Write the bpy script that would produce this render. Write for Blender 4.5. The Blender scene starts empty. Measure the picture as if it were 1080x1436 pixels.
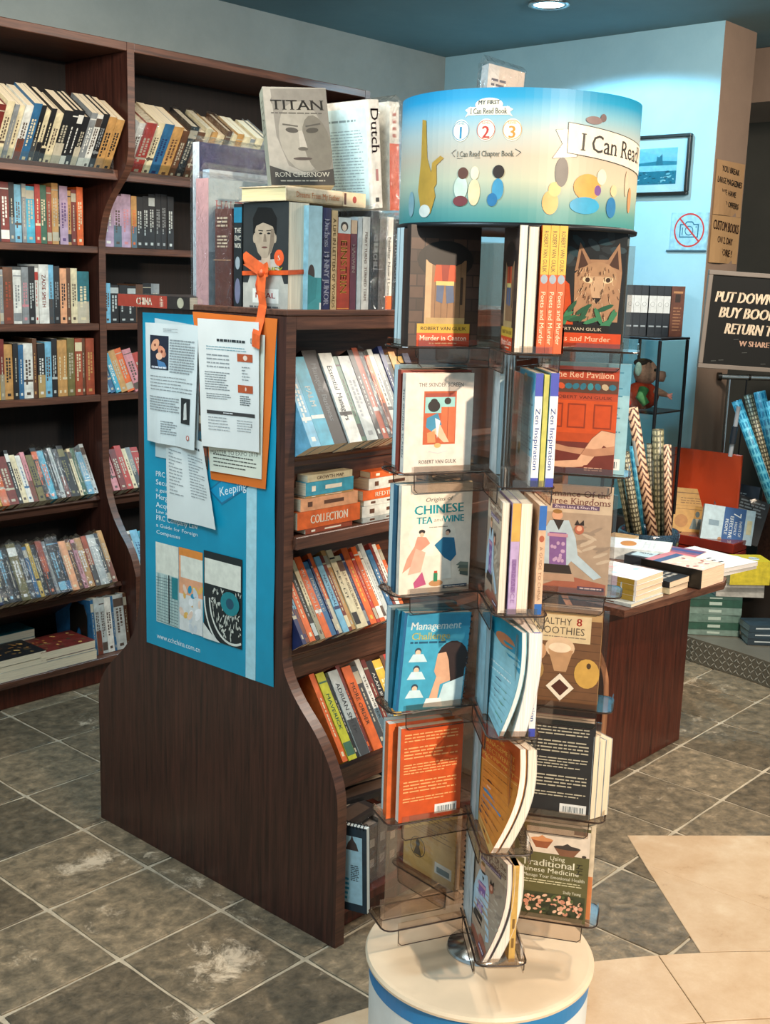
import bpy, math, random, re
from mathutils import Matrix, Vector

# ---------------------------------------------------------------- camera, world, lights, exposure
S = bpy.context.scene
COL = S.collection
CAMP = Vector((0.0, 0.0, 1.55)); FOC = 1621.81
def cam_axes(p, y, r):
    f = Vector((math.cos(y)*math.cos(p), math.sin(y)*math.cos(p), -math.sin(p)))
    r0 = Vector((math.sin(y), -math.cos(y), 0)); u0 = r0.cross(f)
    return math.cos(r)*r0+math.sin(r)*u0, -math.sin(r)*r0+math.cos(r)*u0, f
RT, UP, FW = cam_axes(math.radians(11.4310085), math.radians(41.8301328), math.radians(1.70583122))
cd = bpy.data.cameras.new('camera'); cam = bpy.data.objects.new('camera', cd); COL.objects.link(cam)
cd.sensor_fit = 'HORIZONTAL'; cd.sensor_width = 36; cd.lens = FOC*36/1080; cd.clip_start = .05
cam.matrix_world = Matrix(((RT.x, UP.x, -FW.x, CAMP.x), (RT.y, UP.y, -FW.y, CAMP.y), (RT.z, UP.z, -FW.z, CAMP.z), (0, 0, 0, 1)))
S.camera = cam
S.view_settings.view_transform = 'Standard'; S.view_settings.look = 'None'
S.view_settings.gamma = 1; S.view_settings.use_curve_mapping = False
S.view_settings.exposure = 0.68
S.cycles.transparent_max_bounces = 24
W = bpy.data.worlds.new('world'); S.world = W; W.use_nodes = True
W.node_tree.nodes['Background'].inputs[0].default_value = (.50, .64, .68, 1)
W.node_tree.nodes['Background'].inputs[1].default_value = .52
def lamp(name, kind, loc, target, power, color, size=.05, angle=60, blend=.3):
    d = bpy.data.lights.new(name, kind); d.energy = power; d.color = color
    if kind == 'SPOT': d.spot_size = math.radians(angle); d.spot_blend = blend; d.shadow_soft_size = size
    elif kind == 'AREA': d.size = size
    else: d.shadow_soft_size = size
    o = bpy.data.objects.new(name, d); COL.objects.link(o); o.location = loc
    o.rotation_euler = (Vector(target)-Vector(loc)).to_track_quat('-Z', 'Y').to_euler()
    return o
lamp('warm_spot', 'SPOT', (.85, -1.75, 2.45), (1.75, 1.7, .55), 430, (1, .80, .60), .05, 62, .35)
lamp('warm_overhead_spot', 'SPOT', (2.55, .35, 2.6), (2.3, 1.35, .3), 75, (1, .80, .62), .06, 80, .5)
lamp('cool_fill_light', 'AREA', (.6, 1.6, 2.6), (1.6, 2.6, .8), 36, (.70, .90, 1), .9)  # large cool fill added out of view, no fixture belongs to it
lamp('rear_shelf_light', 'AREA', (1.5, 2.3, 2.6), (2.2, 3.8, 1.0), 26, (1, .88, .75), .5)
lamp('downlight_beam', 'SPOT', (4.157, 2.907, 2.64), (4.25, 2.907, .5), 62, (.42, .80, 1), .05, 150, .12)
lamp('display_fill_light', 'AREA', (3.6, 1.1, 2.5), (4.2, 2.2, .6), 40, (1, .90, .78), .5)  # unseen fill added to brighten the cabinet and display corner

# ---------------------------------------------------------------- helpers
def at(px, py, x=None, y=None, z=None):          # a point on a real plane of the room
    d = FW+(px-540)/FOC*RT-(py-718)/FOC*UP
    k = (x-CAMP.x)/d.x if x is not None else (y-CAMP.y)/d.y if y is not None else (z-CAMP.z)/d.z
    return CAMP+d*k
def proj(p):
    q = Vector(p)-CAMP; z = q.dot(FW)
    return (540+FOC*q.dot(RT)/z, 718-FOC*q.dot(UP)/z, z)
def lin(c): c /= 255; return c/12.92 if c <= .04045 else ((c+.055)/1.055)**2.4
def hx(s):
    if not isinstance(s, str): return s
    s = s.lstrip('#'); s = s if len(s) == 6 else ''.join(q*2 for q in s); return tuple(lin(int(s[i:i+2], 16)) for i in (0, 2, 4))
def R_(a): return math.radians(a)
T = Matrix.Translation
def Rz(a): return Matrix.Rotation(R_(a), 4, 'Z')
def Rx(a): return Matrix.Rotation(R_(a), 4, 'X')
def Ry(a): return Matrix.Rotation(R_(a), 4, 'Y')
I4 = Matrix.Identity(4)

def newmat(name):
    m = bpy.data.materials.new(name); m.use_nodes = True; nt = m.node_tree
    return m, nt, nt.nodes['Principled BSDF']
def nd(nt, t, **k):
    n = nt.nodes.new(t)
    for a, b in k.items():
        if a[0] == 'i' and a[1:].isdigit(): n.inputs[int(a[1:])].default_value = b
        else: setattr(n, a, b)
    return n
def attr_mat(name, rough=.4, bump=.0, var=.12, scale=30, coat=0, spec=.5, lines=False):
    m, nt, b = newmat(name); L = nt.links.new
    a = nd(nt, 'ShaderNodeAttribute', attribute_name='Col')
    tc = nd(nt, 'ShaderNodeTexCoord'); n = nd(nt, 'ShaderNodeTexNoise'); n.inputs['Scale'].default_value = scale; n.inputs['Detail'].default_value = 4
    src = tc.outputs['Object']
    if lines:
        mp = nd(nt, 'ShaderNodeMapping'); mp.inputs['Scale'].default_value = (60, .8, .8); L(src, mp.inputs[0]); src = mp.outputs[0]
    L(src, n.inputs['Vector'])
    mr = nd(nt, 'ShaderNodeMapRange'); mr.inputs[3].default_value = 1-var; mr.inputs[4].default_value = 1+var*.6
    mr.inputs[1].default_value = .3; mr.inputs[2].default_value = .7
    L(n.outputs[0], mr.inputs[0])
    mx = nd(nt, 'ShaderNodeVectorMath', operation='SCALE'); L(a.outputs['Color'], mx.inputs[0]); L(mr.outputs[0], mx.inputs['Scale'])
    L(mx.outputs[0], b.inputs['Base Color']); b.inputs['Roughness'].default_value = rough
    b.inputs['Specular IOR Level'].default_value = spec; b.inputs['Coat Weight'].default_value = coat
    if bump:
        bp = nd(nt, 'ShaderNodeBump'); bp.inputs['Strength'].default_value = bump; bp.inputs['Distance'].default_value = .002
        L(n.outputs[0], bp.inputs['Height']); L(bp.outputs[0], b.inputs['Normal'])
    return m
M_COVER = attr_mat('printed_cover', .46, .12, .26, 46, .06)
M_PRINT = attr_mat('printed_ink', .46, 0, .12, 60, .04)
M_PAGES = attr_mat('page_edges', .85, .25, .22, 14, 0, .2, lines=True)
M_PAPER = attr_mat('paper', .75, .15, .06, 12, 0, .25)
M_PAINT = attr_mat('painted_surface', .45, .1, .08, 14, 0)
M_CLOTH = attr_mat('plush_cloth', .95, .6, .25, 90, 0, .1)
def wood_mat(name, c1, c2, rough=.35, axis='z'):
    m, nt, b = newmat(name); L = nt.links.new
    tc = nd(nt, 'ShaderNodeTexCoord'); mp = nd(nt, 'ShaderNodeMapping')
    mp.inputs['Scale'].default_value = (22, 22, 1.1) if axis == 'z' else (1.1, 22, 22)
    L(tc.outputs['Object'], mp.inputs[0]); n = nd(nt, 'ShaderNodeTexNoise'); n.inputs['Scale'].default_value = 4; n.inputs['Detail'].default_value = 8; n.inputs['Roughness'].default_value = .65
    n.inputs['Distortion'].default_value = .6
    L(mp.outputs[0], n.inputs['Vector']); cr = nd(nt, 'ShaderNodeValToRGB')
    cr.color_ramp.elements[0].position = .32; cr.color_ramp.elements[0].color = (*hx(c1), 1)
    cr.color_ramp.elements[1].position = .70; cr.color_ramp.elements[1].color = (*hx(c2), 1)
    L(n.outputs[0], cr.inputs[0]); L(cr.outputs[0], b.inputs['Base Color'])
    b.inputs['Roughness'].default_value = rough
    bp = nd(nt, 'ShaderNodeBump'); bp.inputs['Strength'].default_value = .12; bp.inputs['Distance'].default_value = .001
    L(n.outputs[0], bp.inputs['Height']); L(bp.outputs[0], b.inputs['Normal'])
    return m
M_WOOD = wood_mat('dark_mahogany_veneer', '#231310', '#4d2b22')
M_WOODX = wood_mat('mahogany_shelf', '#352019', '#6b4534', .38, 'x')
M_EDGE = wood_mat('worn_edge_banding', '#6a4632', '#a0704e', .4)
M_WOODR = wood_mat('red_mahogany', '#2e100a', '#5c2a1c', .3)
M_WOODD = wood_mat('dark_backboard', '#0c0807', '#1c130f', .85)
def stone_mat(name, stops, scale, rough, bump, rnd=.35, patches=()):
    m, nt, b = newmat(name); L = nt.links.new
    g = nd(nt, 'ShaderNodeNewGeometry'); n = nd(nt, 'ShaderNodeTexNoise'); n.inputs['Scale'].default_value = scale; n.inputs['Detail'].default_value = 12; n.inputs['Roughness'].default_value = .72
    n.inputs['Distortion'].default_value = .15
    L(g.outputs['Position'], n.inputs['Vector']); cr = nd(nt, 'ShaderNodeValToRGB'); e = cr.color_ramp.elements
    e[0].position = stops[0][0]; e[0].color = (*hx(stops[0][1]), 1); e[1].position = stops[-1][0]; e[1].color = (*hx(stops[-1][1]), 1)
    for p, c in stops[1:-1]: q = e.new(p); q.color = (*hx(c), 1)
    L(n.outputs[0], cr.inputs[0]); oi = nd(nt, 'ShaderNodeObjectInfo'); mr = nd(nt, 'ShaderNodeMapRange'); mr.inputs[3].default_value = 1-rnd; mr.inputs[4].default_value = 1+rnd
    L(oi.outputs['Random'], mr.inputs[0]); vm = nd(nt, 'ShaderNodeVectorMath', operation='SCALE'); L(cr.outputs[0], vm.inputs[0]); L(mr.outputs[0], vm.inputs['Scale'])
    out = vm.outputs[0]
    # pale lime scale that sits on the stone in patches of its own shape
    if patches:
        n2 = nd(nt, 'ShaderNodeTexNoise'); n2.inputs['Scale'].default_value = 14; n2.inputs['Detail'].default_value = 10; n2.inputs['Roughness'].default_value = .8; n2.inputs['Distortion'].default_value = .5
        L(g.outputs['Position'], n2.inputs['Vector']); acc = None
        for (x, y, sx, sy, rot, k) in patches:
            s1 = nd(nt, 'ShaderNodeVectorMath', operation='SUBTRACT'); s1.inputs[1].default_value = (x, y, 0); L(g.outputs['Position'], s1.inputs[0])
            vr = nd(nt, 'ShaderNodeVectorRotate', rotation_type='Z_AXIS'); vr.inputs['Angle'].default_value = R_(rot); L(s1.outputs[0], vr.inputs['Vector'])
            s2 = nd(nt, 'ShaderNodeVectorMath', operation='DIVIDE'); s2.inputs[1].default_value = (sx, sy, 1); L(vr.outputs[0], s2.inputs[0])
            ln = nd(nt, 'ShaderNodeVectorMath', operation='LENGTH'); L(s2.outputs[0], ln.inputs[0])
            mm = nd(nt, 'ShaderNodeMapRange'); mm.inputs[1].default_value = 0; mm.inputs[2].default_value = 1; mm.inputs[3].default_value = k; mm.inputs[4].default_value = 0; L(ln.outputs['Value'], mm.inputs[0])
            if acc is None: acc = mm.outputs[0]
            else: mxn = nd(nt, 'ShaderNodeMath', operation='MAXIMUM'); L(acc, mxn.inputs[0]); L(mm.outputs[0], mxn.inputs[1]); acc = mxn.outputs[0]
        am = nd(nt, 'ShaderNodeMath', operation='MULTIPLY_ADD'); am.inputs[1].default_value = 2.0; am.inputs[2].default_value = -.45; L(n2.outputs[0], am.inputs[0])
        ad = nd(nt, 'ShaderNodeMath', operation='ADD'); L(acc, ad.inputs[0]); L(am.outputs[0], ad.inputs[1])
        th = nd(nt, 'ShaderNodeMapRange'); th.inputs[1].default_value = .86; th.inputs[2].default_value = 1.12; th.inputs[4].default_value = .85; L(ad.outputs[0], th.inputs[0])
        mx = nd(nt, 'ShaderNodeMix', data_type='RGBA'); L(th.outputs[0], mx.inputs[0]); L(out, mx.inputs[6]); mx.inputs[7].default_value = (*hx('#cdbfa8'), 1)
        out = mx.outputs[2]
    L(out, b.inputs['Base Color']); b.inputs['Roughness'].default_value = rough
    bp = nd(nt, 'ShaderNodeBump'); bp.inputs['Strength'].default_value = bump; bp.inputs['Distance'].default_value = .004
    L(n.outputs[0], bp.inputs['Height']); L(bp.outputs[0], b.inputs['Normal'])
    return m
M_SLATE = stone_mat('slate', [(.28, '#3c382e'), (.44, '#5d5546'), (.57, '#776b57'), (.72, '#a08f76')], 24, .40, 1.2, .34,
    [(1.56, 1.86, .17, .14, 0, .60), (1.50, 2.20, .17, .12, 20, .36), (1.60, 2.45, .20, .13, 10, .52), (1.745, 2.2, .05, .62, 0, .40), (1.40, 1.75, .16, .1, 30, .36), (1.70, 2.62, .10, .08, 0, .32), (1.70, 2.10, .06, .7, 0, .30),
     (3.10, 1.60, .2, .16, 0, .22), (3.75, 1.75, .22, .2, 0, .34), (4.1, 2.0, .2, .3, 0, .36), (1.25, 2.2, .16, .16, 0, .26), (2.0, 3.05, .14, .14, 0, .22), (2.15, 3.3, .18, .14, 0, .3), (1.45, 1.62, .1, .1, 0, .22)])
M_GROUT = stone_mat('grout', [(.3, '#8a8272'), (.7, '#bdb29c')], 20, .9, .5, 0)
M_TRAV = stone_mat('travertine', [(.30, '#8f775c'), (.37, '#b59b7c'), (.55, '#bfa88b'), (.72, '#c9b79c')], 9, .38, .15, .07)
def plaster(name, c1, c2, sc=1.5):
    return stone_mat(name, [(.3, c1), (.7, c2)], sc, .8, .08, 0)
M_WALLB = plaster('grey_blue_plaster', '#737e7e', '#879190'); M_WALLR = plaster('pale_blue_plaster', '#86b0c0', '#9ac2cf')
M_CEIL = plaster('ceiling_paint', '#58757c', '#67848a'); M_PIER = plaster('beige_plaster', '#7f6858', '#937a67')
M_RECESS = plaster('dark_olive_plaster', '#3d3a33', '#4c483f')
def simple(name, c, rough=.4, metal=0, emit=0, trans=0, alpha=1):
    m, nt, b = newmat(name); b.inputs['Base Color'].default_value = (*hx(c), 1); b.inputs['Roughness'].default_value = rough; b.inputs['Metallic'].default_value = metal
    n = nd(nt, 'ShaderNodeTexNoise'); n.inputs['Scale'].default_value = 25
    mr = nd(nt, 'ShaderNodeMapRange'); mr.inputs[3].default_value = max(0, rough-.07); mr.inputs[4].default_value = rough+.07
    nt.links.new(n.outputs[0], mr.inputs[0]); nt.links.new(mr.outputs[0], b.inputs['Roughness'])
    if emit: b.inputs['Emission Color'].default_value = (*hx(c), 1); b.inputs['Emission Strength'].default_value = emit
    return m
M_CHROME = simple('brushed_chrome', '#b9bfc2', .22, 1); M_DARKM = simple('dark_metal', '#23262a', .4, .6)
M_BLACKP = simple('black_plastic', '#15130f', .35); M_RIM = simple('smoky_acrylic_edge', '#2b1f1a', .25)
def film(name, tint, fac, rough, bump, gl=(1, 1, 1)):
    m = bpy.data.materials.new(name); m.use_nodes = True; nt = m.node_tree; nt.nodes.clear(); L = nt.links.new
    o = nd(nt, 'ShaderNodeOutputMaterial'); t = nd(nt, 'ShaderNodeBsdfTransparent'); t.inputs[0].default_value = (*tint, 1)
    g = nd(nt, 'ShaderNodeBsdfGlossy'); g.inputs['Roughness'].default_value = rough; g.inputs[0].default_value = (*gl, 1)
    mx = nd(nt, 'ShaderNodeMixShader'); f = nd(nt, 'ShaderNodeFresnel'); gm = nd(nt, 'ShaderNodeNewGeometry'); io = nd(nt, 'ShaderNodeMapRange'); io.inputs[3].default_value = 1.45; io.inputs[4].default_value = 1/1.45; L(gm.outputs['Backfacing'], io.inputs[0]); L(io.outputs[0], f.inputs[0])
    mu = nd(nt, 'ShaderNodeMath', operation='MULTIPLY_ADD'); mu.inputs[1].default_value = 1.0; mu.inputs[2].default_value = fac; L(f.outputs[0], mu.inputs[0])
    L(mu.outputs[0], mx.inputs[0]); L(t.outputs[0], mx.inputs[1]); L(g.outputs[0], mx.inputs[2]); L(mx.outputs[0], o.inputs[0])
    if bump:
        tc = nd(nt, 'ShaderNodeTexCoord'); n = nd(nt, 'ShaderNodeTexNoise'); n.inputs['Scale'].default_value = 28; n.inputs['Detail'].default_value = 4; n.inputs['Distortion'].default_value = 2.5
        L(tc.outputs['Object'], n.inputs['Vector']); bp = nd(nt, 'ShaderNodeBump'); bp.inputs['Strength'].default_value = bump; bp.inputs['Distance'].default_value = .02
        L(n.outputs[0], bp.inputs['Height']); L(bp.outputs[0], g.inputs['Normal']); L(bp.outputs[0], f.inputs['Normal'])
    return m
M_ACRYL = film('smoky_acrylic', (.84, .79, .75), .05, .05, 0)
M_CLEAR = film('clear_acrylic', (.9, .93, .93), .02, .05, 0)
M_WRAP = film('crinkled_plastic_film', (.95, .96, .97), .06, .035, .55)
M_GLASS = film('cabinet_glass', (.72, .82, .80), .03, .03, 0)

class MB:
    """collects faces with a colour and a material slot; build() links them as one mesh object"""
    def __init__(s): s.v = []; s.f = []; s.c = []; s.m = []
    def face(s, pts, col=(1, 1, 1), mi=0):
        k = len(s.v); s.v += [tuple(p) for p in pts]; s.f.append(tuple(range(k, k+len(pts)))); s.c.append(hx(col)); s.m.append(mi)
    def grid(s, rows, col=(1, 1, 1), mi=0, closed=False):
        k = len(s.v); n = len(rows[0])
        for r in rows: s.v += [tuple(p) for p in r]
        for i in range(len(rows)-1):
            for j in range(n if closed else n-1):
                j2 = (j+1) % n
                s.f.append((k+i*n+j, k+i*n+j2, k+(i+1)*n+j2, k+(i+1)*n+j)); s.c.append(hx(col)); s.m.append(mi)
    def box(s, x0, x1, y0, y1, z0, z1, col=(1, 1, 1), mi=0, mat=None):
        p = [Vector((x, y, z)) for z in (z0, z1) for y in (y0, y1) for x in (x0, x1)]
        if mat: p = [mat @ q for q in p]
        k = len(s.v); s.v += [tuple(q) for q in p]
        for q in ((0, 2, 3, 1), (4, 5, 7, 6), (0, 1, 5, 4), (2, 6, 7, 3), (0, 4, 6, 2), (1, 3, 7, 5)):
            s.f.append(tuple(k+i for i in q)); s.c.append(hx(col)); s.m.append(mi)
    def bbox(s, x0, x1, y0, y1, z0, z1, b=.002, col=(1, 1, 1), mi=0, mat=None):   # box with chamfered edges
        X = (x0, x1); Y = (y0, y1); Z = (z0, z1); b = min(b, (x1-x0)*.45, (y1-y0)*.45, (z1-z0)*.45)
        k = len(s.v); idx = {}
        for i in (0, 1):
            for j in (0, 1):
                for l in (0, 1):
                    sx, sy, sz = (1, -1)[i], (1, -1)[j], (1, -1)[l]
                    for a in range(3):
                        p = Vector((X[i]+(sx*b if a != 0 else 0), Y[j]+(sy*b if a != 1 else 0), Z[l]+(sz*b if a != 2 else 0)))
                        idx[i, j, l, a] = len(s.v); s.v.append(tuple(mat @ p if mat else p))
        def F(*q): s.f.append(q); s.c.append(hx(col)); s.m.append(mi)
        for i in (0, 1): q = [idx[i, 0, 0, 0], idx[i, 0, 1, 0], idx[i, 1, 1, 0], idx[i, 1, 0, 0]]; F(*(q if i == 0 else q[::-1]))
        for j in (0, 1): q = [idx[0, j, 0, 1], idx[1, j, 0, 1], idx[1, j, 1, 1], idx[0, j, 1, 1]]; F(*(q if j == 0 else q[::-1]))
        for l in (0, 1): q = [idx[0, 0, l, 2], idx[0, 1, l, 2], idx[1, 1, l, 2], idx[1, 0, l, 2]]; F(*(q if l == 0 else q[::-1]))
        for j in (0, 1):
            for l in (0, 1): q = [idx[0, j, l, 1], idx[0, j, l, 2], idx[1, j, l, 2], idx[1, j, l, 1]]; F(*(q if (j+l) % 2 == 0 else q[::-1]))
        for i in (0, 1):
            for l in (0, 1): q = [idx[i, 0, l, 2], idx[i, 0, l, 0], idx[i, 1, l, 0], idx[i, 1, l, 2]]; F(*(q if (i+l) % 2 == 0 else q[::-1]))
        for i in (0, 1):
            for j in (0, 1): q = [idx[i, j, 0, 0], idx[i, j, 0, 1], idx[i, j, 1, 1], idx[i, j, 1, 0]]; F(*(q if (i+j) % 2 == 0 else q[::-1]))
        for i in (0, 1):
            for j in (0, 1):
                for l in (0, 1): q = [idx[i, j, l, 0], idx[i, j, l, 1], idx[i, j, l, 2]]; F(*(q if (i+j+l) % 2 == 0 else q[::-1]))
    def prism(s, prof, axis, a, b, col=(1, 1, 1), mi=0, mie=None):
        def P(u, v, w): return {'x': (w, u, v), 'y': (u, w, v), 'z': (u, v, w)}[axis]
        A = [P(u, v, a) for u, v in prof]; B = [P(u, v, b) for u, v in prof]; n = len(prof)
        s.face(A[::-1], col, mi); s.face(B, col, mi)
        k = len(s.v); s.v += A+B
        for i in range(n):
            j = (i+1) % n; s.f.append((k+i, k+j, k+n+j, k+n+i)); s.c.append(hx(col)); s.m.append(mi if mie is None else mie)
    def lathe(s, prof, seg=32, c=(0, 0, 0), col=(1, 1, 1), mi=0, mat=None):
        rows = []
        for r, z in prof:
            row = [Vector((c[0]+r*math.cos(2*math.pi*i/seg), c[1]+r*math.sin(2*math.pi*i/seg), c[2]+z)) for i in range(seg)]
            rows.append([mat @ p for p in row] if mat else row)
        s.grid(rows, col, mi, True)
    def tube(s, pts, r, seg=8, col=(1, 1, 1), mi=0, caps=True):
        pts = [Vector(p) for p in pts]; rows = []
        for i, p in enumerate(pts):
            d = (pts[min(i+1, len(pts)-1)]-pts[max(i-1, 0)]).normalized()
            a = d.orthogonal().normalized() if i == 0 else (a-d*a.dot(d)).normalized()
            b = d.cross(a); rr = r[i] if isinstance(r, (list, tuple)) else r
            rows.append([p+rr*(math.cos(2*math.pi*k/seg)*a+math.sin(2*math.pi*k/seg)*b) for k in range(seg)])
        s.grid(rows, col, mi, True)
        if caps: s.face(rows[0][::-1], col, mi); s.face(rows[-1], col, mi)
    def ball(s, c, r, seg=14, rings=9, col=(1, 1, 1), mi=0, sq=(1, 1, 1), mat=None):
        rows = []
        for i in range(rings+1):
            t = math.pi*i/rings
            row = [Vector((c[0]+r*sq[0]*math.sin(t)*math.cos(2*math.pi*k/seg), c[1]+r*sq[1]*math.sin(t)*math.sin(2*math.pi*k/seg), c[2]-r*sq[2]*math.cos(t))) for k in range(seg)]
            rows.append([mat @ p for p in row] if mat else row)
        s.grid(rows, col, mi, True)
    def build(s, name, mats, parent=None, M=None, smooth=False, kind=None, fixn=True):
        me = bpy.data.meshes.new(name)
        me.from_pydata(s.v, [], s.f)
        mats = mats if isinstance(mats, (list, tuple)) else [mats]
        for m in mats: me.materials.append(m)
        at_ = me.color_attributes.new('Col', 'FLOAT_COLOR', 'CORNER'); buf = []
        for p, c in zip(me.polygons, s.c): buf += list((*c, 1))*p.loop_total
        at_.data.foreach_set('color', buf)
        me.polygons.foreach_set('material_index', s.m)
        if smooth: me.polygons.foreach_set('use_smooth', [True]*len(me.polygons))
        me.update()
        o = bpy.data.objects.new(name, me); COL.objects.link(o)
        if parent is not None: o.parent = parent
        if M is not None: o.matrix_basis = M
        if kind: o['kind'] = kind
        return o
def tag(o, label=None, cat=None, group=None, kind=None):
    if label: o['label'] = label
    if cat: o['category'] = cat
    if group: o['group'] = group
    if kind: o['kind'] = kind
    return o
def empty(name, M=None):
    o = bpy.data.objects.new(name, None); COL.objects.link(o); o.empty_display_size = .05
    if M is not None: o.matrix_basis = M
    return o
def copy_mesh(o, parent=None, M=None):
    c = o.copy(); COL.objects.link(c)
    if parent is not None: c.parent = parent
    if M is not None: c.matrix_basis = M
    return c

# ---------------------------------------------------------------- lettering: glyph outlines, harvested once
GL = {}
def harvest():
    chars = [chr(i) for i in range(33, 127)]; tmp = []
    for c in chars+[' ']:
        pair = []
        for body in ((c, c+'|', '|') if c != '|' else (c, c+'|', '|')):
            cu = bpy.data.curves.new('t', 'FONT'); cu.body = body; cu.size = 1; cu.resolution_u = 2
            o = bpy.data.objects.new('t', cu); COL.objects.link(o); pair.append(o)
        tmp.append((c, pair))
    bpy.context.view_layer.update(); dg = bpy.context.evaluated_depsgraph_get()
    for c, (a, b, d) in tmp:
        e = a.evaluated_get(dg); me = e.to_mesh(); vs = [(v.co.x, v.co.y) for v in me.vertices]; fs = [tuple(p.vertices) for p in me.polygons]; e.to_mesh_clear()
        def mx(o):
            e = o.evaluated_get(dg); me = e.to_mesh(); m = max((v.co.x for v in me.vertices), default=0); e.to_mesh_clear(); return m
        GL[c] = (vs, fs, mx(b)-mx(d))
    for c, p in tmp:
        for o in p: cu = o.data; bpy.data.objects.remove(o); bpy.data.curves.remove(cu)
harvest()
SERIF = {}
def serifs(c):
    if c in SERIF: return SERIF[c]
    vs = GL[c][0]; out = []; ys = [y for x, y in vs]
    if ys and c.isalpha():
        top = max(ys)
        for lvl, sg in ((0, 1), (top, -1)):
            xs = sorted(set(round(x, 3) for x, y in vs if abs(y-lvl) < .004)); i = 0
            while i < len(xs)-1:
                if xs[i+1]-xs[i] < .17 and xs[i+1]-xs[i] > .03: out.append((xs[i]-.07, xs[i+1]+.07, lvl, lvl+sg*.045)); i += 2
                else: i += 1
    SERIF[c] = out; return out
class Art:
    """flat print on a surface; fn(u,v,w) maps sheet coordinates to 3D"""
    def __init__(s, fn, step=.000022, w0=.00022, slab=0, slabv=0): s.fn = fn; s.mb = MB(); s.w = w0; s.step = step; s.slab = slab; s.slabv = slabv
    def poly(s, pts, col):
        if s.slabv:
            fn = s.fn; s.fn = lambda v, u, w: fn(u, v, w); s.slab = s.slabv; s.slabv = 0
            s.poly([(y, x) for x, y in pts], col); s.slabv = s.slab; s.slab = 0; s.fn = fn; return
        if s.slab:                                   # cut into narrow upright strips so that the print hugs a curved surface
            def clip(P, c, sg):
                out = []
                for a, b in zip(P, P[1:]+P[:1]):
                    ia, ib = sg*(a[0]-c) >= 0, sg*(b[0]-c) >= 0
                    if ia: out.append(a)
                    if ia != ib: k = (c-a[0])/(b[0]-a[0]); out.append((c, a[1]+k*(b[1]-a[1])))
                return out
            u0 = min(x for x, y in pts); u1 = max(x for x, y in pts); n = max(1, int((u1-u0)/s.slab)+1)
            for i in range(n):
                P = clip(list(pts), u0+(u1-u0)*i/n, 1); P = clip(P, u0+(u1-u0)*(i+1)/n, -1) if P else P
                if len(P) > 2: s.mb.face([s.fn(u, v, s.w) for u, v in P], col)
        else: s.mb.face([s.fn(u, v, s.w) for u, v in pts], col)
        s.w += s.step
    def rect(s, x0, y0, x1, y1, col, n=1):
        if s.slabv or (s.slab and n == 1): s.poly([(x0, y0), (x1, y0), (x1, y1), (x0, y1)], col); return
        for i in range(n):
            a = x0+(x1-x0)*i/n; b = x0+(x1-x0)*(i+1)/n; s.mb.face([s.fn(u, v, s.w) for u, v in ((a, y0), (b, y0), (b, y1), (a, y1))], col)
        s.w += s.step
    def ell(s, x, y, rx, ry, col, rot=0, n=18):
        c, d = math.cos(R_(rot)), math.sin(R_(rot)); p = []
        for i in range(n): a = 2*math.pi*i/n; X = rx*math.cos(a); Y = ry*math.sin(a); p.append((x+X*c-Y*d, y+X*d+Y*c))
        s.poly(p, col)
    def ring(s, x, y, r, t, col, n=28):
        for i in range(n):
            a = 2*math.pi*i/n; b = 2*math.pi*(i+1)/n
            s.mb.face([s.fn(x+q*math.cos(k), y+q*math.sin(k), s.w) for q, k in ((r, a), (r, b), (r-t, b), (r-t, a))], col)
        s.w += s.step
    def line(s, pts, t, col):
        for (x0, y0), (x1, y1) in zip(pts, pts[1:]):
            L = math.hypot(x1-x0, y1-y0) or 1; nx, ny = -(y1-y0)/L*t/2, (x1-x0)/L*t/2
            s.mb.face([s.fn(u, v, s.w) for u, v in ((x0-nx, y0-ny), (x1-nx, y1-ny), (x1+nx, y1+ny), (x0+nx, y0+ny))], col)
        s.w += s.step
    def text(s, txt, x, y, size, col, rot=0, align='c', width=None, serif=False, shear=0, bold=0):
        adv = [GL[c][2] for c in txt]; tot = sum(adv); k = size/.72; sx = k
        if width: sx = width/tot
        off = {'c': -tot/2, 'l': 0, 'r': -tot}[align]; c, d = math.cos(R_(rot)), math.sin(R_(rot))
        for ch, a in zip(txt, adv):
            vs, fs, _ = GL[ch]
            def tr(px, py, dx=0): X = (px+off)*sx+shear*py*k+dx; Y = (py-.35)*k; return s.fn(x+X*c-Y*d, y+X*d+Y*c, s.w)
            for dx in ((0,) if not bold else (-bold*size, bold*size)):
                b = len(s.mb.v); s.mb.v += [tuple(tr(px, py, dx)) for px, py in vs]
                for f in fs: s.mb.f.append(tuple(b+i for i in f)); s.mb.c.append(hx(col)); s.mb.m.append(0)
            if serif:
                for x0, x1, y0, y1 in serifs(ch): s.mb.face([tr(x0, y0), tr(x1, y0), tr(x1, y1), tr(x0, y1)], col)
            off += a
        s.w += s.step
    def lines(s, x0, y0, x1, y1, n, col, t=.45, seed=1, ragged=.2):
        rg = random.Random(seed); dy = (y1-y0)/n
        for i in range(n):
            y = y1-dy*(i+.5); x = x0; end = x1-(x1-x0)*ragged*rg.random()*(rg.random() < .5)
            while x < end:
                w = min(dy*rg.uniform(.8, 3.2), end-x); s.mb.face([s.fn(u, v, s.w) for u, v in ((x, y-dy*t/2), (x+w, y-dy*t/2), (x+w, y+dy*t/2), (x, y+dy*t/2))], col); x += w+dy*.35
        s.w += s.step
    def build(s, name, parent, M=None, mat=None):
        if not s.mb.f: return None
        return s.mb.build(name, mat or M_PRINT, parent, M)

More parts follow.
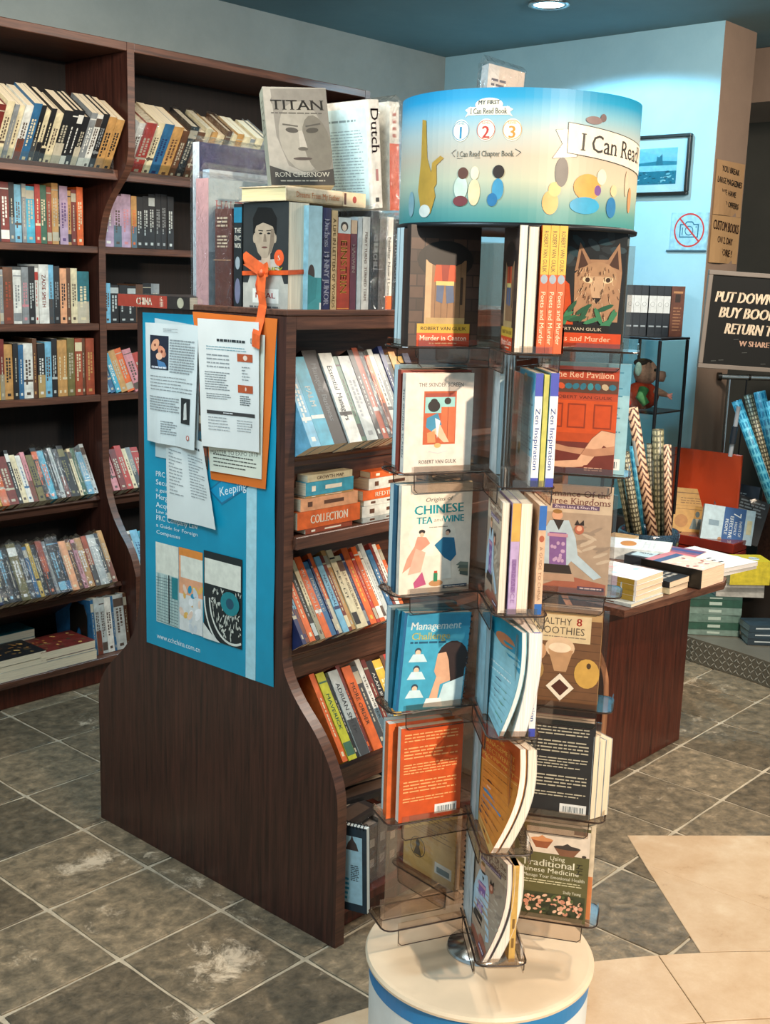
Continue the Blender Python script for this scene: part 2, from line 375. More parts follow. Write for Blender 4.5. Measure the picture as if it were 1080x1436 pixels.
# ---------------------------------------------------------------- books
CREAM = '#d9cbb0'
def book(label, M, t, d, h, cov, front=None, back=None, spine=None, pages=CREAM, hard=False, bend=0, wrap=False, name='book', cat=None, group=None, spinec=None, simple=False, rings=None):
    """spine on the -y side, front cover on +x, standing on z=0, origin at spine/back/foot corner"""
    c = .0022 if hard else .0007; ins = .004 if hard else .0006
    nz = 16 if bend else 1
    def bf(x, y, z):
        if not bend: return (x, y, z)
        return (x+bend*(z/h+.42*math.sin(math.pi*z/h))*(y/d) if y > 0 else x, y, z)
    def slab(mb, x0, x1, y0, y1, z0, z1, col, mi=0):
        if not bend: mb.box(x0, x1, y0, y1, z0, z1, col, mi); return
        rows = []
        for i in range(nz+1):
            z = z0+(z1-z0)*i/nz; rows.append([bf(x0, y0, z), bf(x1, y0, z), bf(x1, y1, z), bf(x0, y1, z)])
        mb.grid(rows, col, mi, True); mb.face(rows[0][::-1], col, mi); mb.face(rows[-1], col, mi)
    mb = MB(); sc = spinec or cov
    slab(mb, 0, c, 0, d, 0, h, cov); slab(mb, t-c, t, 0, d, 0, h, cov)
    if hard and not simple:                                   # rounded spine
        n = 5; rows = []
        for z in (0, h): rows.append([(t*.5-t*.5*math.cos(math.pi*i/n), -.0035*math.sin(math.pi*i/n), z) for i in range(n+1)])
        mb.grid(rows, sc); mb.box(c, t-c, 0, c, 0, h, sc)
    else: mb.box(c, t-c, 0, c, 0, h, sc)
    root = mb.build(name, M_COVER, None, M)
    tag(root, label, cat or name.replace('_', ' '), group)
    pb = MB(); slab(pb, c+.0001, t-c-.0001, c+.0002, d-ins, ins, h-ins, pages); pb.build('page_block', M_PAGES, root)
    ys = -.0037 if (hard and not simple) else 0
    kw = dict(slabv=h/16, w0=.0005) if bend else {}
    if front: A = Art(lambda u, v, w: bf(t+w, u, v), **kw); front(A, d, h); A.build('cover_print', root)
    if back: A = Art(lambda u, v, w: bf(-w, d-u, v)); back(A, d, h); A.build('back_print', root)
    if spine: A = Art(lambda u, v, w: (u, ys-w, v)); spine(A, t, h); A.build('spine_print', root)
    if rings:
        rb = MB(); yy = 0 if rings == 'spine' else d; n = int(h/.011)
        for i in range(n):
            z = .008+i*(h-.016)/(n-1)
            rb.tube([(t*.5+(t*.5+.002)*math.cos(a), yy+(-1 if yy == 0 else 1)*.001+.004*math.sin(a), z) for a in [k*math.pi/3 for k in range(7)]], .0011, 4, '#2a2725', caps=False)
        rb.build('binding', M_DARKM, root)
    if wrap:
        wb = MB(); e = .0022; rg = random.Random(sum(map(ord, label)))
        wb.grid([[(x+rg.uniform(-.001, .001), y, z) for x, y in ((-e, -e-.004), (t+e, -e-.004), (t+e, d+e), (-e, d+e))] for z in (-.0, h*.33, h*.66, h+.003)], '#ffffff', 0, True)
        wb.face([(t*.5, -e-.004, h+.016), (-e, -e-.004, h+.003), (-e, d+e, h+.003), (t*.5, d+e, h+.012)]); wb.face([(t*.5, -e-.004, h+.016), (t+e, -e-.004, h+.003), (t+e, d+e, h+.003), (t*.5, d+e, h+.012)])
        wb.build('plastic_wrap', M_WRAP, root)
    return root
PAL = dict(maroon='#6d2a24', cream='#cfc3a0', white='#cfd0c9', blue='#2c5f86', teal='#1f6670', black='#1c1d20', grey='#7d8284', tan='#b58a52', orange='#cf5f27',
           red='#a8342a', yellow='#c9a63c', green='#33604a', lavender='#a790a8', pink='#bf7f86', navy='#1f2b56', brown='#5a3b28', olive='#6a6238', skyblue='#6ea9c4',
           silver='#a9b0ae', lime='#b3b32a', peach='#d69a72', purple='#5c4372', charcoal='#3c3f42', rust='#93432a', aqua='#3f9bb5')
ORD = ['leftmost', 'second', 'third', 'fourth', 'fifth', 'sixth', 'seventh', 'eighth', 'ninth', 'tenth', 'eleventh', 'twelfth', 'thirteenth', 'fourteenth', 'fifteenth', 'sixteenth', 'seventeenth',
       'eighteenth', 'nineteenth', 'twentieth', 'twenty-first', 'twenty-second', 'twenty-third', 'twenty-fourth', 'twenty-fifth', 'twenty-sixth', 'twenty-seventh', 'twenty-eighth']
def spine_art(col, acc, txt, rg):
    dark = sum(hx(PAL[col])) < .9; ink = acc or ('#aba591' if dark else '#4d4038')
    ink = PAL.get(ink, ink); style = rg.randrange(6)
    def f(A, t, h):
        if style == 1: A.rect(t*.02, h*.78, t*.98, h*.93, ink)
        if style == 2: A.rect(t*.02, h*.05, t*.98, h*.2, ink); A.rect(t*.02, h*.88, t*.98, h*.9, ink)
        if style == 3: A.rect(t*.02, h*.3, t*.98, h*.34, ink)
        if style == 4: A.rect(t*.02, h*.0, t*.98, h*.42, rg.choice(['#3c3f42', '#8d8670', '#6b3a2c', '#4d6470', '#a58d5c', '#1c1d20', '#b3ac98']))
        if txt: A.text(txt, t*.5, h*.55, t*.40, ink, -90, 'c', h*min(.62, .045*len(txt)+.06), bold=.02)
        else:
            y = h*rg.uniform(.70, .76); rows = 2 if t > .022 else 1
            for r in range(rows):
                yy = y; cx = t*(.5 if rows == 1 else .34+.32*r)
                while yy > h*(.3 if r == 0 else .42):
                    L = rg.uniform(.004, .012); A.mb.face([A.fn(u, v, A.w) for u, v in ((cx-t*.10, yy-L), (cx+t*.10, yy-L), (cx+t*.10, yy), (cx-t*.10, yy))], ink); yy -= L+rg.uniform(.0015, .005)
            A.w += A.step; A.rect(t*.3, h*.06, t*.7, h*.11, ink)
    return f
def row(spec, x0, x1, y, z, hgt, dep, tilt, where, group, seed, lean=0, wrapc=0, fromright=False, jit=.012, pages=CREAM):
    rg = random.Random(seed); items = []
    for tok in spec.split():
        m = re.match(r'([a-z]+)(\d+)(?:h(\d+))?(?:/([a-z]+))?(?:=(.+))?$', tok); items.append((m[1], float(m[2]), float(m[3])/1000 if m[3] else None, m[4], (m[5] or '').replace('_', ' ')))
    k = (x1-x0)/sum(i[1] for i in items); x = x0; n = len(items)
    for i, (c, w, hh, acc, txt) in enumerate(items):
        w *= k; h = hh or hgt+rg.uniform(-jit, jit); d = dep+rg.uniform(-.01, .006); idx = n-1-i if fromright else i
        o = ORD[idx].replace('leftmost', 'rightmost' if fromright else 'leftmost')
        lab = f"{c.replace('sky', 'sky-')} {'slim ' if w < .012 else ''}book, {o} {'' if idx == 0 else 'from the right ' if fromright else 'from the left '}on the {where}"
        book(lab, T((x, y+rg.uniform(0, .006), z)) @ Rx(-tilt) @ Ry(-lean) @ T((.0004, 0, 0)), w-.0008, d, h, PAL[c], None, None, spine_art(c, acc, txt, rg), pages, hard=rg.random() < .3 and w > .02,
             wrap=rg.random() < wrapc, group=group, simple=True)
        x += w

# ---------------------------------------------------------------- the setting
def seg_prof(pts, n=2):                          # Chaikin smoothing of an open polyline
    for _ in range(n):
        q = [pts[0]]
        for a, b in zip(pts, pts[1:]): q += [(a[0]*.75+b[0]*.25, a[1]*.75+b[1]*.25), (a[0]*.25+b[0]*.75, a[1]*.25+b[1]*.75)]
        pts = q+[pts[-1]]
    return pts
CEIL = 2.666
mb = MB(); mb.box(-1.2, 6.6, -1.6, 4.15, -.06, -.004); floor = mb.build('floor', M_GROUT); tag(floor, kind='structure')
# slate tiles on a 30 cm grid, each with its own corner wear
tm = []
for v in range(6):
    rg = random.Random(v); mb = MB(); e = .1467; p = []
    for k in range(4):
        c_, s_ = ((1, 0), (0, 1), (-1, 0), (0, -1))[k]
        for q in (-1, -.6, -.2, .25, .65):
            chip = .004 if q == -1 else rg.uniform(0, .0022)
            x, y = e-chip, q*(e-.003 if q == -1 else e); p.append((x*c_-y*s_, x*s_+y*c_))
    low = [(x, y, -.004) for x, y in p]; mid = [(x, y, -.0012) for x, y in p]; top = [(x*.988, y*.988, 0) for x, y in p]
    mb.grid([low, mid, top], '#ffffff', 0, True); mb.face(top); o = mb.build('slate_tile', M_SLATE, floor); tm.append(o)
NT = 0; used = set(); rg = random.Random(5); CX, CY = .864, -.666
for i in range(-2, 19):
    for j in range(-6, 14):
        x = 1.4+.3*i-.15-.6+.0; y = 2.03+.3*j-.15-.9
        px, py, z = proj((x, y, 0))
        if z < .2 or not (-330 < px < 1560 and 800 < py < 1800) or y > 3.7 or math.hypot(x-CX, y-CY) < 2.1: continue
        v = rg.randrange(6); M = T((x, y, rg.uniform(-.0006, .0004))) @ Rz(90*rg.randrange(4))
        if v in used: copy_mesh(tm[v], floor, M)
        else: tm[v].matrix_basis = M; used.add(v)
for v in range(6):
    if v not in used: bpy.data.objects.remove(tm[v])
# travertine inlay: inner disc, ring slabs, star arm
def slab(pts, name='travertine_slab', z=.0015):
    mb = MB(); c = (sum(p[0] for p in pts)/len(pts), sum(p[1] for p in pts)/len(pts))
    def sh(k): return [(p[0]+(c[0]-p[0])/math.dist(p, c)*k, p[1]+(c[1]-p[1])/math.dist(p, c)*k) for p in pts]
    a, b = sh(.0012), sh(.0026)
    mb.grid([[(x, y, -.0035) for x, y in a], [(x, y, z-.0008) for x, y in a], [(x, y, z) for x, y in b]], (1, 1, 1), 0, True)
    mb.face([(x, y, z) for x, y in b]); return mb.build(name, M_TRAV, floor)
def arc(r, a, b, n): return [(CX+r*math.cos(R_(a+(b-a)*i/n)), CY+r*math.sin(R_(a+(b-a)*i/n))) for i in range(n+1)]
for k in range(-3, 5):
    a = 51.7+14*k; slab(arc(2.31, a, a+14, 7)+arc(2.058, a+14, a, 7)); slab(arc(2.056, a, a+14, 7)+arc(1.4, a+14, a, 7))
B = (2.377, 1.082); A0 = (2.775, 1.514); J = (2.83, 1.46)
a49 = 49.1
def onc(a, r=2.3115): return (CX+r*math.cos(R_(a)), CY+r*math.sin(R_(a)))
slab([A0, (3.62, .69), (2.665, 1.03), (2.662, 1.394)][:1]+[(3.075, 1.219), (3.62, .69), (2.69, .80), (2.662, 1.394)])
slab([onc(49.1), (2.662, 1.394), (2.69, .80)]+[onc(a) for a in (41, 43, 45, 47)])
# walls, ceiling, pier, recess
def quad(name, pts, mat, kind='structure', th=None):
    mb = MB(); mb.face(pts); o = mb.build(name, mat); tag(o, kind=kind); return o
def bx(name, a, mat, kind='structure'):
    mb = MB(); mb.box(*a); o = mb.build(name, mat); tag(o, kind=kind); return o
bx('wall_back', (-1.2, 4.9, 4.0, 4.12, 0, CEIL), M_WALLB)
bx('wall_right', (4.83, 5.13, 2.462, 4.0, 0, CEIL), M_WALLR)
bx('trim_1', (4.829, 5.131, 2.46, 2.4625, 0, CEIL-.001), M_PIER)                  # the beige end face of the wall
bx('ceiling', (-1.2, 6.6, -1.6, 4.12, CEIL, CEIL+.1), M_CEIL)
bx('wall_front', (6.1, 6.2, -1.6, 4.0, 0, CEIL), M_RECESS)
bx('trim_2', (5.45, 6.1, 1.3, 4.0, 2.42, CEIL-.002), M_PIER)                      # dropped beam over the recess
# ceiling downlight
dl = empty('ceiling_downlight', T((4.157, 2.907, CEIL-.001)))
tag(dl, 'round recessed downlight glowing blue-white in the ceiling at the top edge', 'light')
mb = MB(); mb.lathe([(.085, 0), (.085, -.008), (.065, -.008), (.062, 0)], 28); mb.build('trim_ring', M_CHROME, dl, smooth=True)
mb = MB(); mb.lathe([(0.0001, -.003), (.062, -.003)], 28); mb.build('lamp_glass', simple('downlight_glow', '#bfeaff', .5, 0, 9), dl)

# ---------------------------------------------------------------- rear bookcase
def ext(prof, axis, a, b, name, parent, mats, mie=None):
    m = MB(); m.prism(prof, axis, a, b, mie=mie); return m.build(name, mats, parent)
FR = [(3.576, 2.335), (3.576, 1.99)]+seg_prof([(3.576, 1.98), (3.59, 1.91), (3.68, 1.83), (3.74, 1.76), (3.77, 1.66)])+[(3.773, 1.40), (3.773, 1.06)]+seg_prof([(3.772, .82), (3.757, .70), (3.70, .59), (3.60, .49), (3.567, .40)])+[(3.567, 0), (3.985, 0), (3.985, 2.335)]
rb = empty('rear_bookcase', T((2.58, 3.78, 0)))
tag(rb, 'tall dark mahogany bookcase with curved side panels along the back wall', 'bookcase')
OFF = T((-2.58, -3.78, 0))
def rpart(mbo, name, mats): return mbo.build(name, mats, rb, OFF)
for x0, x1 in ((1.36, 1.39), (2.565, 2.595), (3.79, 3.82)):
    m = MB(); m.prism(FR, 'x', x0, x1, mie=1); rpart(m, 'side_panel', [M_WOOD, M_WOODX])
for x0, x1 in ((1.39, 2.565), (2.595, 3.79)):
    m = MB(); m.bbox(x0, x1, 3.576, 3.985, 2.305, 2.335); rpart(m, 'top_board', M_WOODX)
    m = MB(); m.box(x0, x1, 3.965, 3.985, .1, 2.305); rpart(m, 'back_panel', M_WOODD)
    m = MB(); m.bbox(x0, x1, 3.60, 3.62, 0, .085); rpart(m, 'kick_board', M_WOODR)
    m = MB(); m.bbox(x0, x1, 3.568, 3.96, .085, .11); rpart(m, 'shelf', M_WOODX)
    # top display shelf slopes down towards the room
    m = MB(); m.bbox(x0, x1, 0, .30, -.022, 0, mat=T((0, 3.655, 1.895)) @ Rx(32)); m.bbox(x0, x1, 3.640, 3.656, 1.868, 1.905); rpart(m, 'shelf', M_WOODX)
    m = MB(); m.box(x0+.02, x1-.02, 3.6385, 3.6400, 1.89, 1.955); rpart(m, 'acrylic_rail', M_CLEAR)
    for z in (1.635, 1.35, 1.08): m = MB(); m.bbox(x0, x1, 3.775, 3.963, z-.026, z); rpart(m, 'shelf', M_WOODX)
    for y, z in ((3.775, .70), (3.64, .38)):
        m = MB(); m.bbox(x0, x1, .03, .22 if z > .5 else .30, -.020, -.001, mat=T((0, y, z)) @ Rx(-30)); m.bbox(x0, x1, y+.035, y+.052, z-.065, z-.03); rpart(m, 'shelf', M_WOODX)
# books, left bay (x 1.98 .. 2.56)
G1 = 'on the rear bookcase, left bay, '
g = 'books in the rear bookcase'
row('maroon19 cream10 grey6 cream8 white10 blue11/cream black7/cream cream7/black black7/cream cream10 black13 black8/white black8/white black9 grey9/white white9 black9/grey tan12/black tan12/black',
    2.03, 2.54, 3.66, 1.897, .205, .15, -32, 'rear bookcase top shelf, left bay', g, 1, fromright=True)
row('black10/cream maroon14/white black9 skyblue11 grey7 aqua14 red9/cream green11/cream rust8 tan11 black3 lavender14/purple tan6/black maroon9 orange11/cream', at(-8, 300, y=3.79).x, at(117, 300, y=3.79).x, 3.79, 1.636, .205, .15, 0, 'rear bookcase second shelf, left bay', g, 2, fromright=True)
row('orange8 grey6 brown15/rust white13/grey grey11/pink black11/silver white6/red white16/red=ZADIE_SMITH skyblue9 black10/grey peach11/black brown7 cream11 teal21/cream', at(-8, 400, y=3.79).x, at(126, 400, y=3.79).x, 3.79, 1.351, .20, .15, 0, 'rear bookcase third shelf, left bay', g, 3, fromright=True)
row('yellow8 maroon7 tan13/black black8 blue8/white white15 brown7/tan black12/white skyblue11 black9/silver tan8/cream tan8/cream olive12 rust12/cream brown6 rust14/tan', at(-8, 500, y=3.79).x, at(132, 500, y=3.79).x, 3.79, 1.081, .205, .15, 0, 'rear bookcase fourth shelf, left bay', g, 4, fromright=True)
row('yellow12 orange12 maroon17 black7/white cream10 white9/blue pink8 olive12/black black10/orange aqua12/orange black8/silver silver8/black charcoal9/white black12/olive black5 cream6 green9 skyblue12/white silver8', at(-8, 650, y=3.745).x, 2.53, 3.745, .705, .195, .14, 30,
    'rear bookcase sloping fifth shelf', g, 5, fromright=True, wrapc=.55, jit=.02)
row('navy12 black10/cream charcoal10/skyblue black8 olive14/white charcoal9/silver blue7 yellow6/black black9 rust10/orange grey6 charcoal12/skyblue black8/blue peach12/cream brown8/tan pink7/brown tan12/white rust9 silver14/white charcoal7 tan9', at(-8, 780, y=3.6).x, 2.51, 3.60, .385, .205, .15, 30,
    'rear bookcase sloping sixth shelf', g, 6, fromright=True, wrapc=.8, jit=.012)
# right bay
row('white9 red15 cream10 blue14/navy tan14/brown brown9 black12 brown10 cream9 tan9 cream12 brown8 cream10 tan10 cream11 grey8 cream12 grey9', 2.60, 3.22, 3.66, 1.897, .205, .15, -32, 'rear bookcase top shelf, right bay', g, 7, wrapc=.25)
row('lavender15/white lavender12 lavender14/pink tan8/orange black10/silver black9/silver black10/silver black9/grey black9/grey black10/silver', 2.60, 2.93, 3.79, 1.636, .20, .15, 0, 'rear bookcase second shelf, right bay', g, 8)
row('skyblue8 black12/silver black11/silver black12/silver brown10 black12 grey12', 2.60, 2.86, 3.79, 1.351, .15, .12, 0, 'rear bookcase third shelf, right bay', g, 9)
row('skyblue7 blue7 aqua7/white tan9 orange10 pink12 red9 grey14', 2.60, 2.86, 3.79, 1.081, .165, .13, 12, 'rear bookcase fourth shelf, right bay', g, 10, lean=14)
row('pink9 maroon9 red9 cream6 grey7 red10', 2.60, 2.77, 3.745, .705, .18, .14, 30, 'rear bookcase fifth shelf, right bay', g, 11)
row('white7 skyblue8/blue aqua8/white', 2.60, 2.70, 3.60, .385, .19, .14, 30, 'rear bookcase sixth shelf, right bay', g, 12)
# bottom shelf: flat stacks, upright files, book end
def stack(spec, x, y, z, rot, label, group, spinedir=0, pages=CREAM, art=None):
    """flat pile, foot edge (long side) along local x; spec: (colour, t, w, d)"""
    n = len(spec)
    for i, (c, t, w, d, *txt) in enumerate(spec):
        where = label if n == 1 else ('bottom of ' if i == 0 else 'top of ' if i == n-1 else ORD[i]+' up in ')+label
        # lying book: +x (front cover) turned up; spine (-y) towards local -y
        Mx = T((x, y, z)) @ Rz(rot+random.Random(i+n).uniform(-1.2, 1.2)) @ Matrix(((0, 0, -1, w/2), (0, 1, 0, 0), (1, 0, 0, 0), (0, 0, 0, 1)))
        if spinedir: Mx = T((x, y, z)) @ Rz(rot+random.Random(i+n).uniform(-1.2, 1.2)) @ T((0, d, 0)) @ Rz(180) @ Matrix(((0, 0, -1, w/2), (0, 1, 0, 0), (1, 0, 0, 0), (0, 0, 0, 1)))
        tx = txt[0] if txt else None
        def sa(A, T_, H, tx=tx, c=c):
            ink = '#e8dfcc' if sum(hx(PAL.get(c, c))) < 1.0 else '#5a3a2a'
            if tx: A.text(tx, T_/2, H/2, T_*.5, ink, -90, 'c', H*.6, bold=.03)
            else: A.rect(T_*.35, H*.25, T_*.65, H*.6, ink, 1); A.rect(T_*.3, H*.8, T_*.7, H*.88, ink)
        nm = {v: k for k, v in PAL.items()}.get(PAL.get(c, c), 'pale')
        book(f"{nm} book, {where}", Mx, t, d, w, PAL.get(c, c), (art if (art and i == n-1) else None), None, sa, pages, name='book', group=group, simple=True)
        z += t+.0006
def arr(kind, seed):
    def f(A, d, h):
        rg = random.Random(seed)
        if kind == 'dark':
            for _ in range(26): A.ell(rg.uniform(.1, .9)*d, rg.uniform(.1, .9)*h, rg.uniform(.004, .014), rg.uniform(.003, .009), rg.choice(['#a8763a', '#6b5030', '#d2a760', '#3b3a2a', '#80693f', '#463324']), rg.uniform(0, 90), 7)
        if kind == 'light':
            for _ in range(7): A.ell(rg.uniform(.15, .85)*d, rg.uniform(.15, .85)*h, rg.uniform(.008, .016), rg.uniform(.006, .012), rg.choice(['#e7b9bd', '#9cc5dc', '#d8d2b0', '#c9b1cf']), 0, 12)
    return f
stack([('white', .035, .24, .17), ('cream', .02, .24, .17), ('black', .025, .24, .17)], 2.055, 3.575, .111, 0, 'the low stack at the left of the bottom shelf', g, 1, art=arr('dark', 3))
stack([('silver', .035, .24, .18), ('grey', .008, .23, .17), ('maroon', .03, .23, .17)], 2.268, 3.575, .111, 0, 'the low stack beside the black book end', g, 1, art=arr('dark', 4))
stack([('silver', .035, .26, .16), ('silver', .035, .26, .16), ('teal', .03, .26, .16)], 2.12, 3.775, .111, 0, 'the pale stack behind the low stack', g, 1)
row('blue7 silver12 silver12 white15 blue5 silver24 brown8', 2.40, 2.562, 3.60, .112, .215, .25, 8, 'rear bookcase bottom shelf', g, 13, fromright=True, jit=.004)
be = MB(); pr = [(0, 0), (.115, 0)]+[(.115-.02+.02*math.cos(R_(a)), .17+.02*math.sin(R_(a))) for a in (0, 30, 60, 90)]+[(.02-.02*math.sin(R_(a)), .17+.02*math.cos(R_(a))) for a in (0, 30, 60, 90)]
hole = [(.0575+.02*math.cos(R_(a)), .055+.045*math.sin(R_(a))) for a in range(0, 360, 30)]
# plate with an oval opening
rows_o = []; no = 24
def on_edge(a):
    dx, dy = math.cos(a), math.sin(a); best = 9
    for p, q in zip(pr, pr[1:]+pr[:1]):
        ex, ey = q[0]-p[0], q[1]-p[1]; den = dx*ey-dy*ex
        if abs(den) < 1e-9: continue
        t = ((p[0]-.0575)*ey-(p[1]-.055)*ex)/den; s_ = ((p[0]-.0575)*dy-(p[1]-.055)*dx)/den
        if t > 0 and -1e-6 <= s_ <= 1+1e-6: best = min(best, t)
    return (.0575+dx*best, .055+dy*best)
oe = [on_edge(2*math.pi*i/no+.01) for i in range(no)]; ho = [(.0575+.018*math.cos(2*math.pi*i/no+.01), .055+.042*math.sin(2*math.pi*i/no+.01)) for i in range(no)]
be.grid([[(u, 0, v) for u, v in oe], [(u, 0, v) for u, v in ho], [(u, .0015, v) for u, v in ho], [(u, .0015, v) for u, v in oe], [(u, 0, v) for u, v in oe]], '#15130f', 0, True)
be.box(0, .115, -.10, 0, 0, .0015)
o = be.build('book_end', M_BLACKP, None, T((2.392, 3.64, .1115)) @ Rz(90)); tag(o, 'black metal book end with an oval hole on the rear bookcase bottom shelf', 'book end')

# ---------------------------------------------------------------- centre bookcase (double sided, end panel towards us)
X0, X1 = 1.777, 2.922; YC = 2.178
PF = [(1.90, 1.46), (1.90, .70)]+seg_prof([(1.90, .665), (1.893, .63), (1.855, .577), (1.782, .512), (1.738, .45), (1.712, .39), (1.708, .33)])+[(1.708, 0)]
PB = [(2.655, 0)]+seg_prof([(2.655, .36), (2.652, .41), (2.612, .469), (2.523, .545), (2.475, .61), (2.459, .68)])+[(2.452, .76), (2.45, 1.46)]
cb = empty('centre_bookcase', T((X0, YC, 0))); tag(cb, 'double-sided dark mahogany bookcase with curved end panel covered by a blue poster', 'bookcase')
OC = T((-X0, -YC, 0))
def cpart(m, name, mats): return m.build(name, mats, cb, OC)
for a, b in ((X0, X0+.03), (X1, X1+.03)):
    m = MB(); m.prism(PF+PB, 'x', a, b, mie=1); cpart(m, 'end_panel', [M_WOOD, M_EDGE if a > 2 else M_WOODX])
xa, xb = X0+.03, X1
m = MB(); m.box(xa, xb, 2.168, 2.188, .06, 1.43); cpart(m, 'centre_board', M_WOODX)
m = MB(); m.bbox(xa-.03, xb+.03, 1.898, 2.452, 1.461, 1.475); m.bbox(xa, xb, 1.90, 1.918, 1.43, 1.461); cpart(m, 'top_board', M_WOODX)
m = MB(); m.bbox(xa, xb, 1.74, 2.62, .05, .075); cpart(m, 'base_board', M_WOODR)
m = MB(); m.bbox(xa, xb, 1.76, 1.775, 0, .05); cpart(m, 'kick_board', M_WOODR)
m = MB(); m.bbox(xa, xb, 1.89, 2.165, .925, .955); cpart(m, 'shelf', M_WOODX)
for y, z, dd in ((1.885, 1.172, .25), (1.885, .70, .26), (1.81, .405, .30)):
    m = MB(); m.bbox(xa, xb, .03, dd, -.020, -.001, mat=T((0, y, z)) @ Rx(-33)); m.bbox(xa, xb, y+.030, y+.045, z-.055, z-.022); m.bbox(xa, xb, y+.05, y+.065, z-.11, z-.03); cpart(m, 'shelf', M_WOODX)
for z in (1.13, .8, .45): m = MB(); m.bbox(xa, xb, 2.19, 2.43, z-.03, z); cpart(m, 'rear_shelf', M_WOODX)
gc = 'books in the centre bookcase'
W1 = 'centre bookcase upper shelf'
row('skyblue16/white aqua22/white=PALM black24/grey=Managing_Business white22/black=Essential_Managers green9/black silver20/grey black9/silver rust10/silver charcoal9/silver orange9/black silver9/charcoal grey11/silver navy8/silver black9/grey tan12/black yellow12/black navy12',
    xa+.003, 2.25, 1.845, 1.172, .225, .16, 29, 'centre bookcase upper shelf', gc, 21, wrapc=.12, jit=.02)
row('navy9 skyblue10/navy orange14/cream black10/silver cream10 orange16/white=WE_ARE_ON_LINE blue14/white=INVISIBLE navy5 orange10/cream skyblue14/navy=NATIONAL maroon9/cream tan11 cream14/black=KEY_LIT cream15/brown=WILLY_RUSSELL_SENSIBLE navy8/grey orange16/yellow red8 orange13/white=LIGHT white10 silver12/grey blue12/white maroon8 white10 orange9',
    xa+.003, 2.185, 1.865, .703, .20, .145, 33, 'centre bookcase third shelf', gc, 22, jit=.012)
row('orange9/cream lime14/green=MAVERICK black6 silver17/charcoal=ADRIAN_SMITH maroon7/orange orange16/brown=MORE_ORDER charcoal11 white9/black=THE_SUMMER maroon8 black12/white=ALAN_BENNETT yellow16/cream brown7/grey red8 white14/black=THE_OTHER_WOMAN skyblue12',
    xa+.085, 2.225, 1.80, .402, .215, .145, 33, 'centre bookcase fourth shelf', gc, 23, jit=.014)
stack([('rust', .012, .16, .12), ('orange', .042, .21, .14, 'COLLECTION'), ('peach', .030, .19, .13), ('tan', .004, .16, .13), ('aqua', .032, .16, .13), ('cream', .016, .15, .12, 'GROWTH MAP')], 1.925, 1.90, .956, 0, 'the left flat stack on the centre bookcase', gc)
stack([('silver', .012, .22, .15), ('white', .028, .22, .15), ('white', .014, .21, .15), ('orange', .024, .22, .15, 'REDTEAMING'), ('white', .028, .18, .13), ('orange', .016, .17, .13)], 2.15, 1.90, .956, 0, 'the middle flat stack on the centre bookcase', gc)
stack([('cream', .06, .2, .14), ('black', .02, .19, .14), ('charcoal', .02, .19, .14), ('yellow', .022, .2, .14, 'TONE')], 2.375, 1.90, .956, 0, 'the right flat stack on the centre bookcase', gc)
# bottom shelf of the centre bookcase
def calendar_back(A, d, h):
    A.rect(.012, .02, d-.012, h-.025, '#a9cfdd'); A.poly([(d*.35, h*.72), (d*.75, h*.72), (d*.68, h*.8), (d*.6, h*.84), (d*.55, h*.9), (d*.5, h*.84), (d*.42, h*.8)], '#4a3d3a')
    A.lines(d*.5, h*.36, d*.75, h*.55, 9, '#44525a', .6, 3); A.lines(d*.2, h*.12, d*.45, h*.4, 5, '#2e8dae', .5, 4)
pcal = at(479, 1272, z=.078); caM = T((pcal.x, pcal.y, .078)) @ Rz(190)
cal = book('spiral desk calendar with pale blue back standing in the bottom shelf corner', T((X0+.055, 1.752, .0765)) @ Rz(196) @ Rx(2), .016, .085, .215, '#22343f', calendar_back, None, None, '#c7d2d2', name='desk_calendar', group=gc)
m = MB()
for k in range(9): m.tube([(.008+.011*math.cos(a), .007+k*.0088, .215+.006*math.sin(a)) for a in [i_*math.pi/4 for i_ in range(9)]], .0013, 5, '#1b2326', caps=False)
m.build('binding', M_DARKM, cal)
for i_, (cc, hh) in enumerate((('#6f655c', .15), ('#8d8074', .16), ('#5a524b', .155), ('#7d7166', .165), ('#4d4843', .15))):
    book(f"{['grey', 'beige', 'charcoal', 'taupe', 'dark grey'][i_]} wrapped book, {['nearest', 'second', 'third', 'fourth', 'fifth'][i_]} behind the desk calendar on the bottom shelf", T((xa+.06+.038*i_, 1.765, .0762)), .036, .13, hh, cc, None, None, lambda A, t_, h_: A.lines(t_*.25, h_*.15, t_*.75, h_*.85, 2, '#a59a8c', .4, 5), '#8f8175', wrap=True, group=gc, simple=True)
def dark_cover(sd):
    def f(A, d, h):
        rg = random.Random(sd); A.rect(d*.08, h*.1, d*.35, h*.9, rg.choice(['#4a3a30', '#6b4a33'])); A.rect(d*.4, h*.15, d*.5, h*.85, '#8a7d6d'); A.rect(d*.56, h*.2, d*.9, h*.5, rg.choice(['#30363a', '#5c4738'])); A.lines(d*.6, h*.55, d*.9, h*.9, 3, '#a89c88', .5, sd)
    return f
for i_, (x_, y_, z_, rz_, cc) in enumerate(((1.90, 1.80, .245, 8, '#2a2220'), (2.02, 1.85, .262, -10, '#1a1718')  , (2.14, 1.86, .246, 6, '#191819'))):
    book(f"dark glossy paperback lying {['lowest at the left', 'overlapping the lowest one', 'farthest right'][i_]} over the wrapped bottom-shelf books", T((x_+.0, y_-.03, z_)) @ Rz(rz_) @ Rx(6) @ Matrix(((0, 0, -1, .10), (0, 1, 0, 0), (1, 0, 0, 0), (0, 0, 0, 1))), .015, .14, .20, cc, dark_cover(i_+3), None, None, '#8f8175', group=gc)

# ---------------------------------------------------------------- poster and papers on the end panel
def onpanel(off): return lambda u, v, w: (X0-off-w, 2.43-u, .58+v)
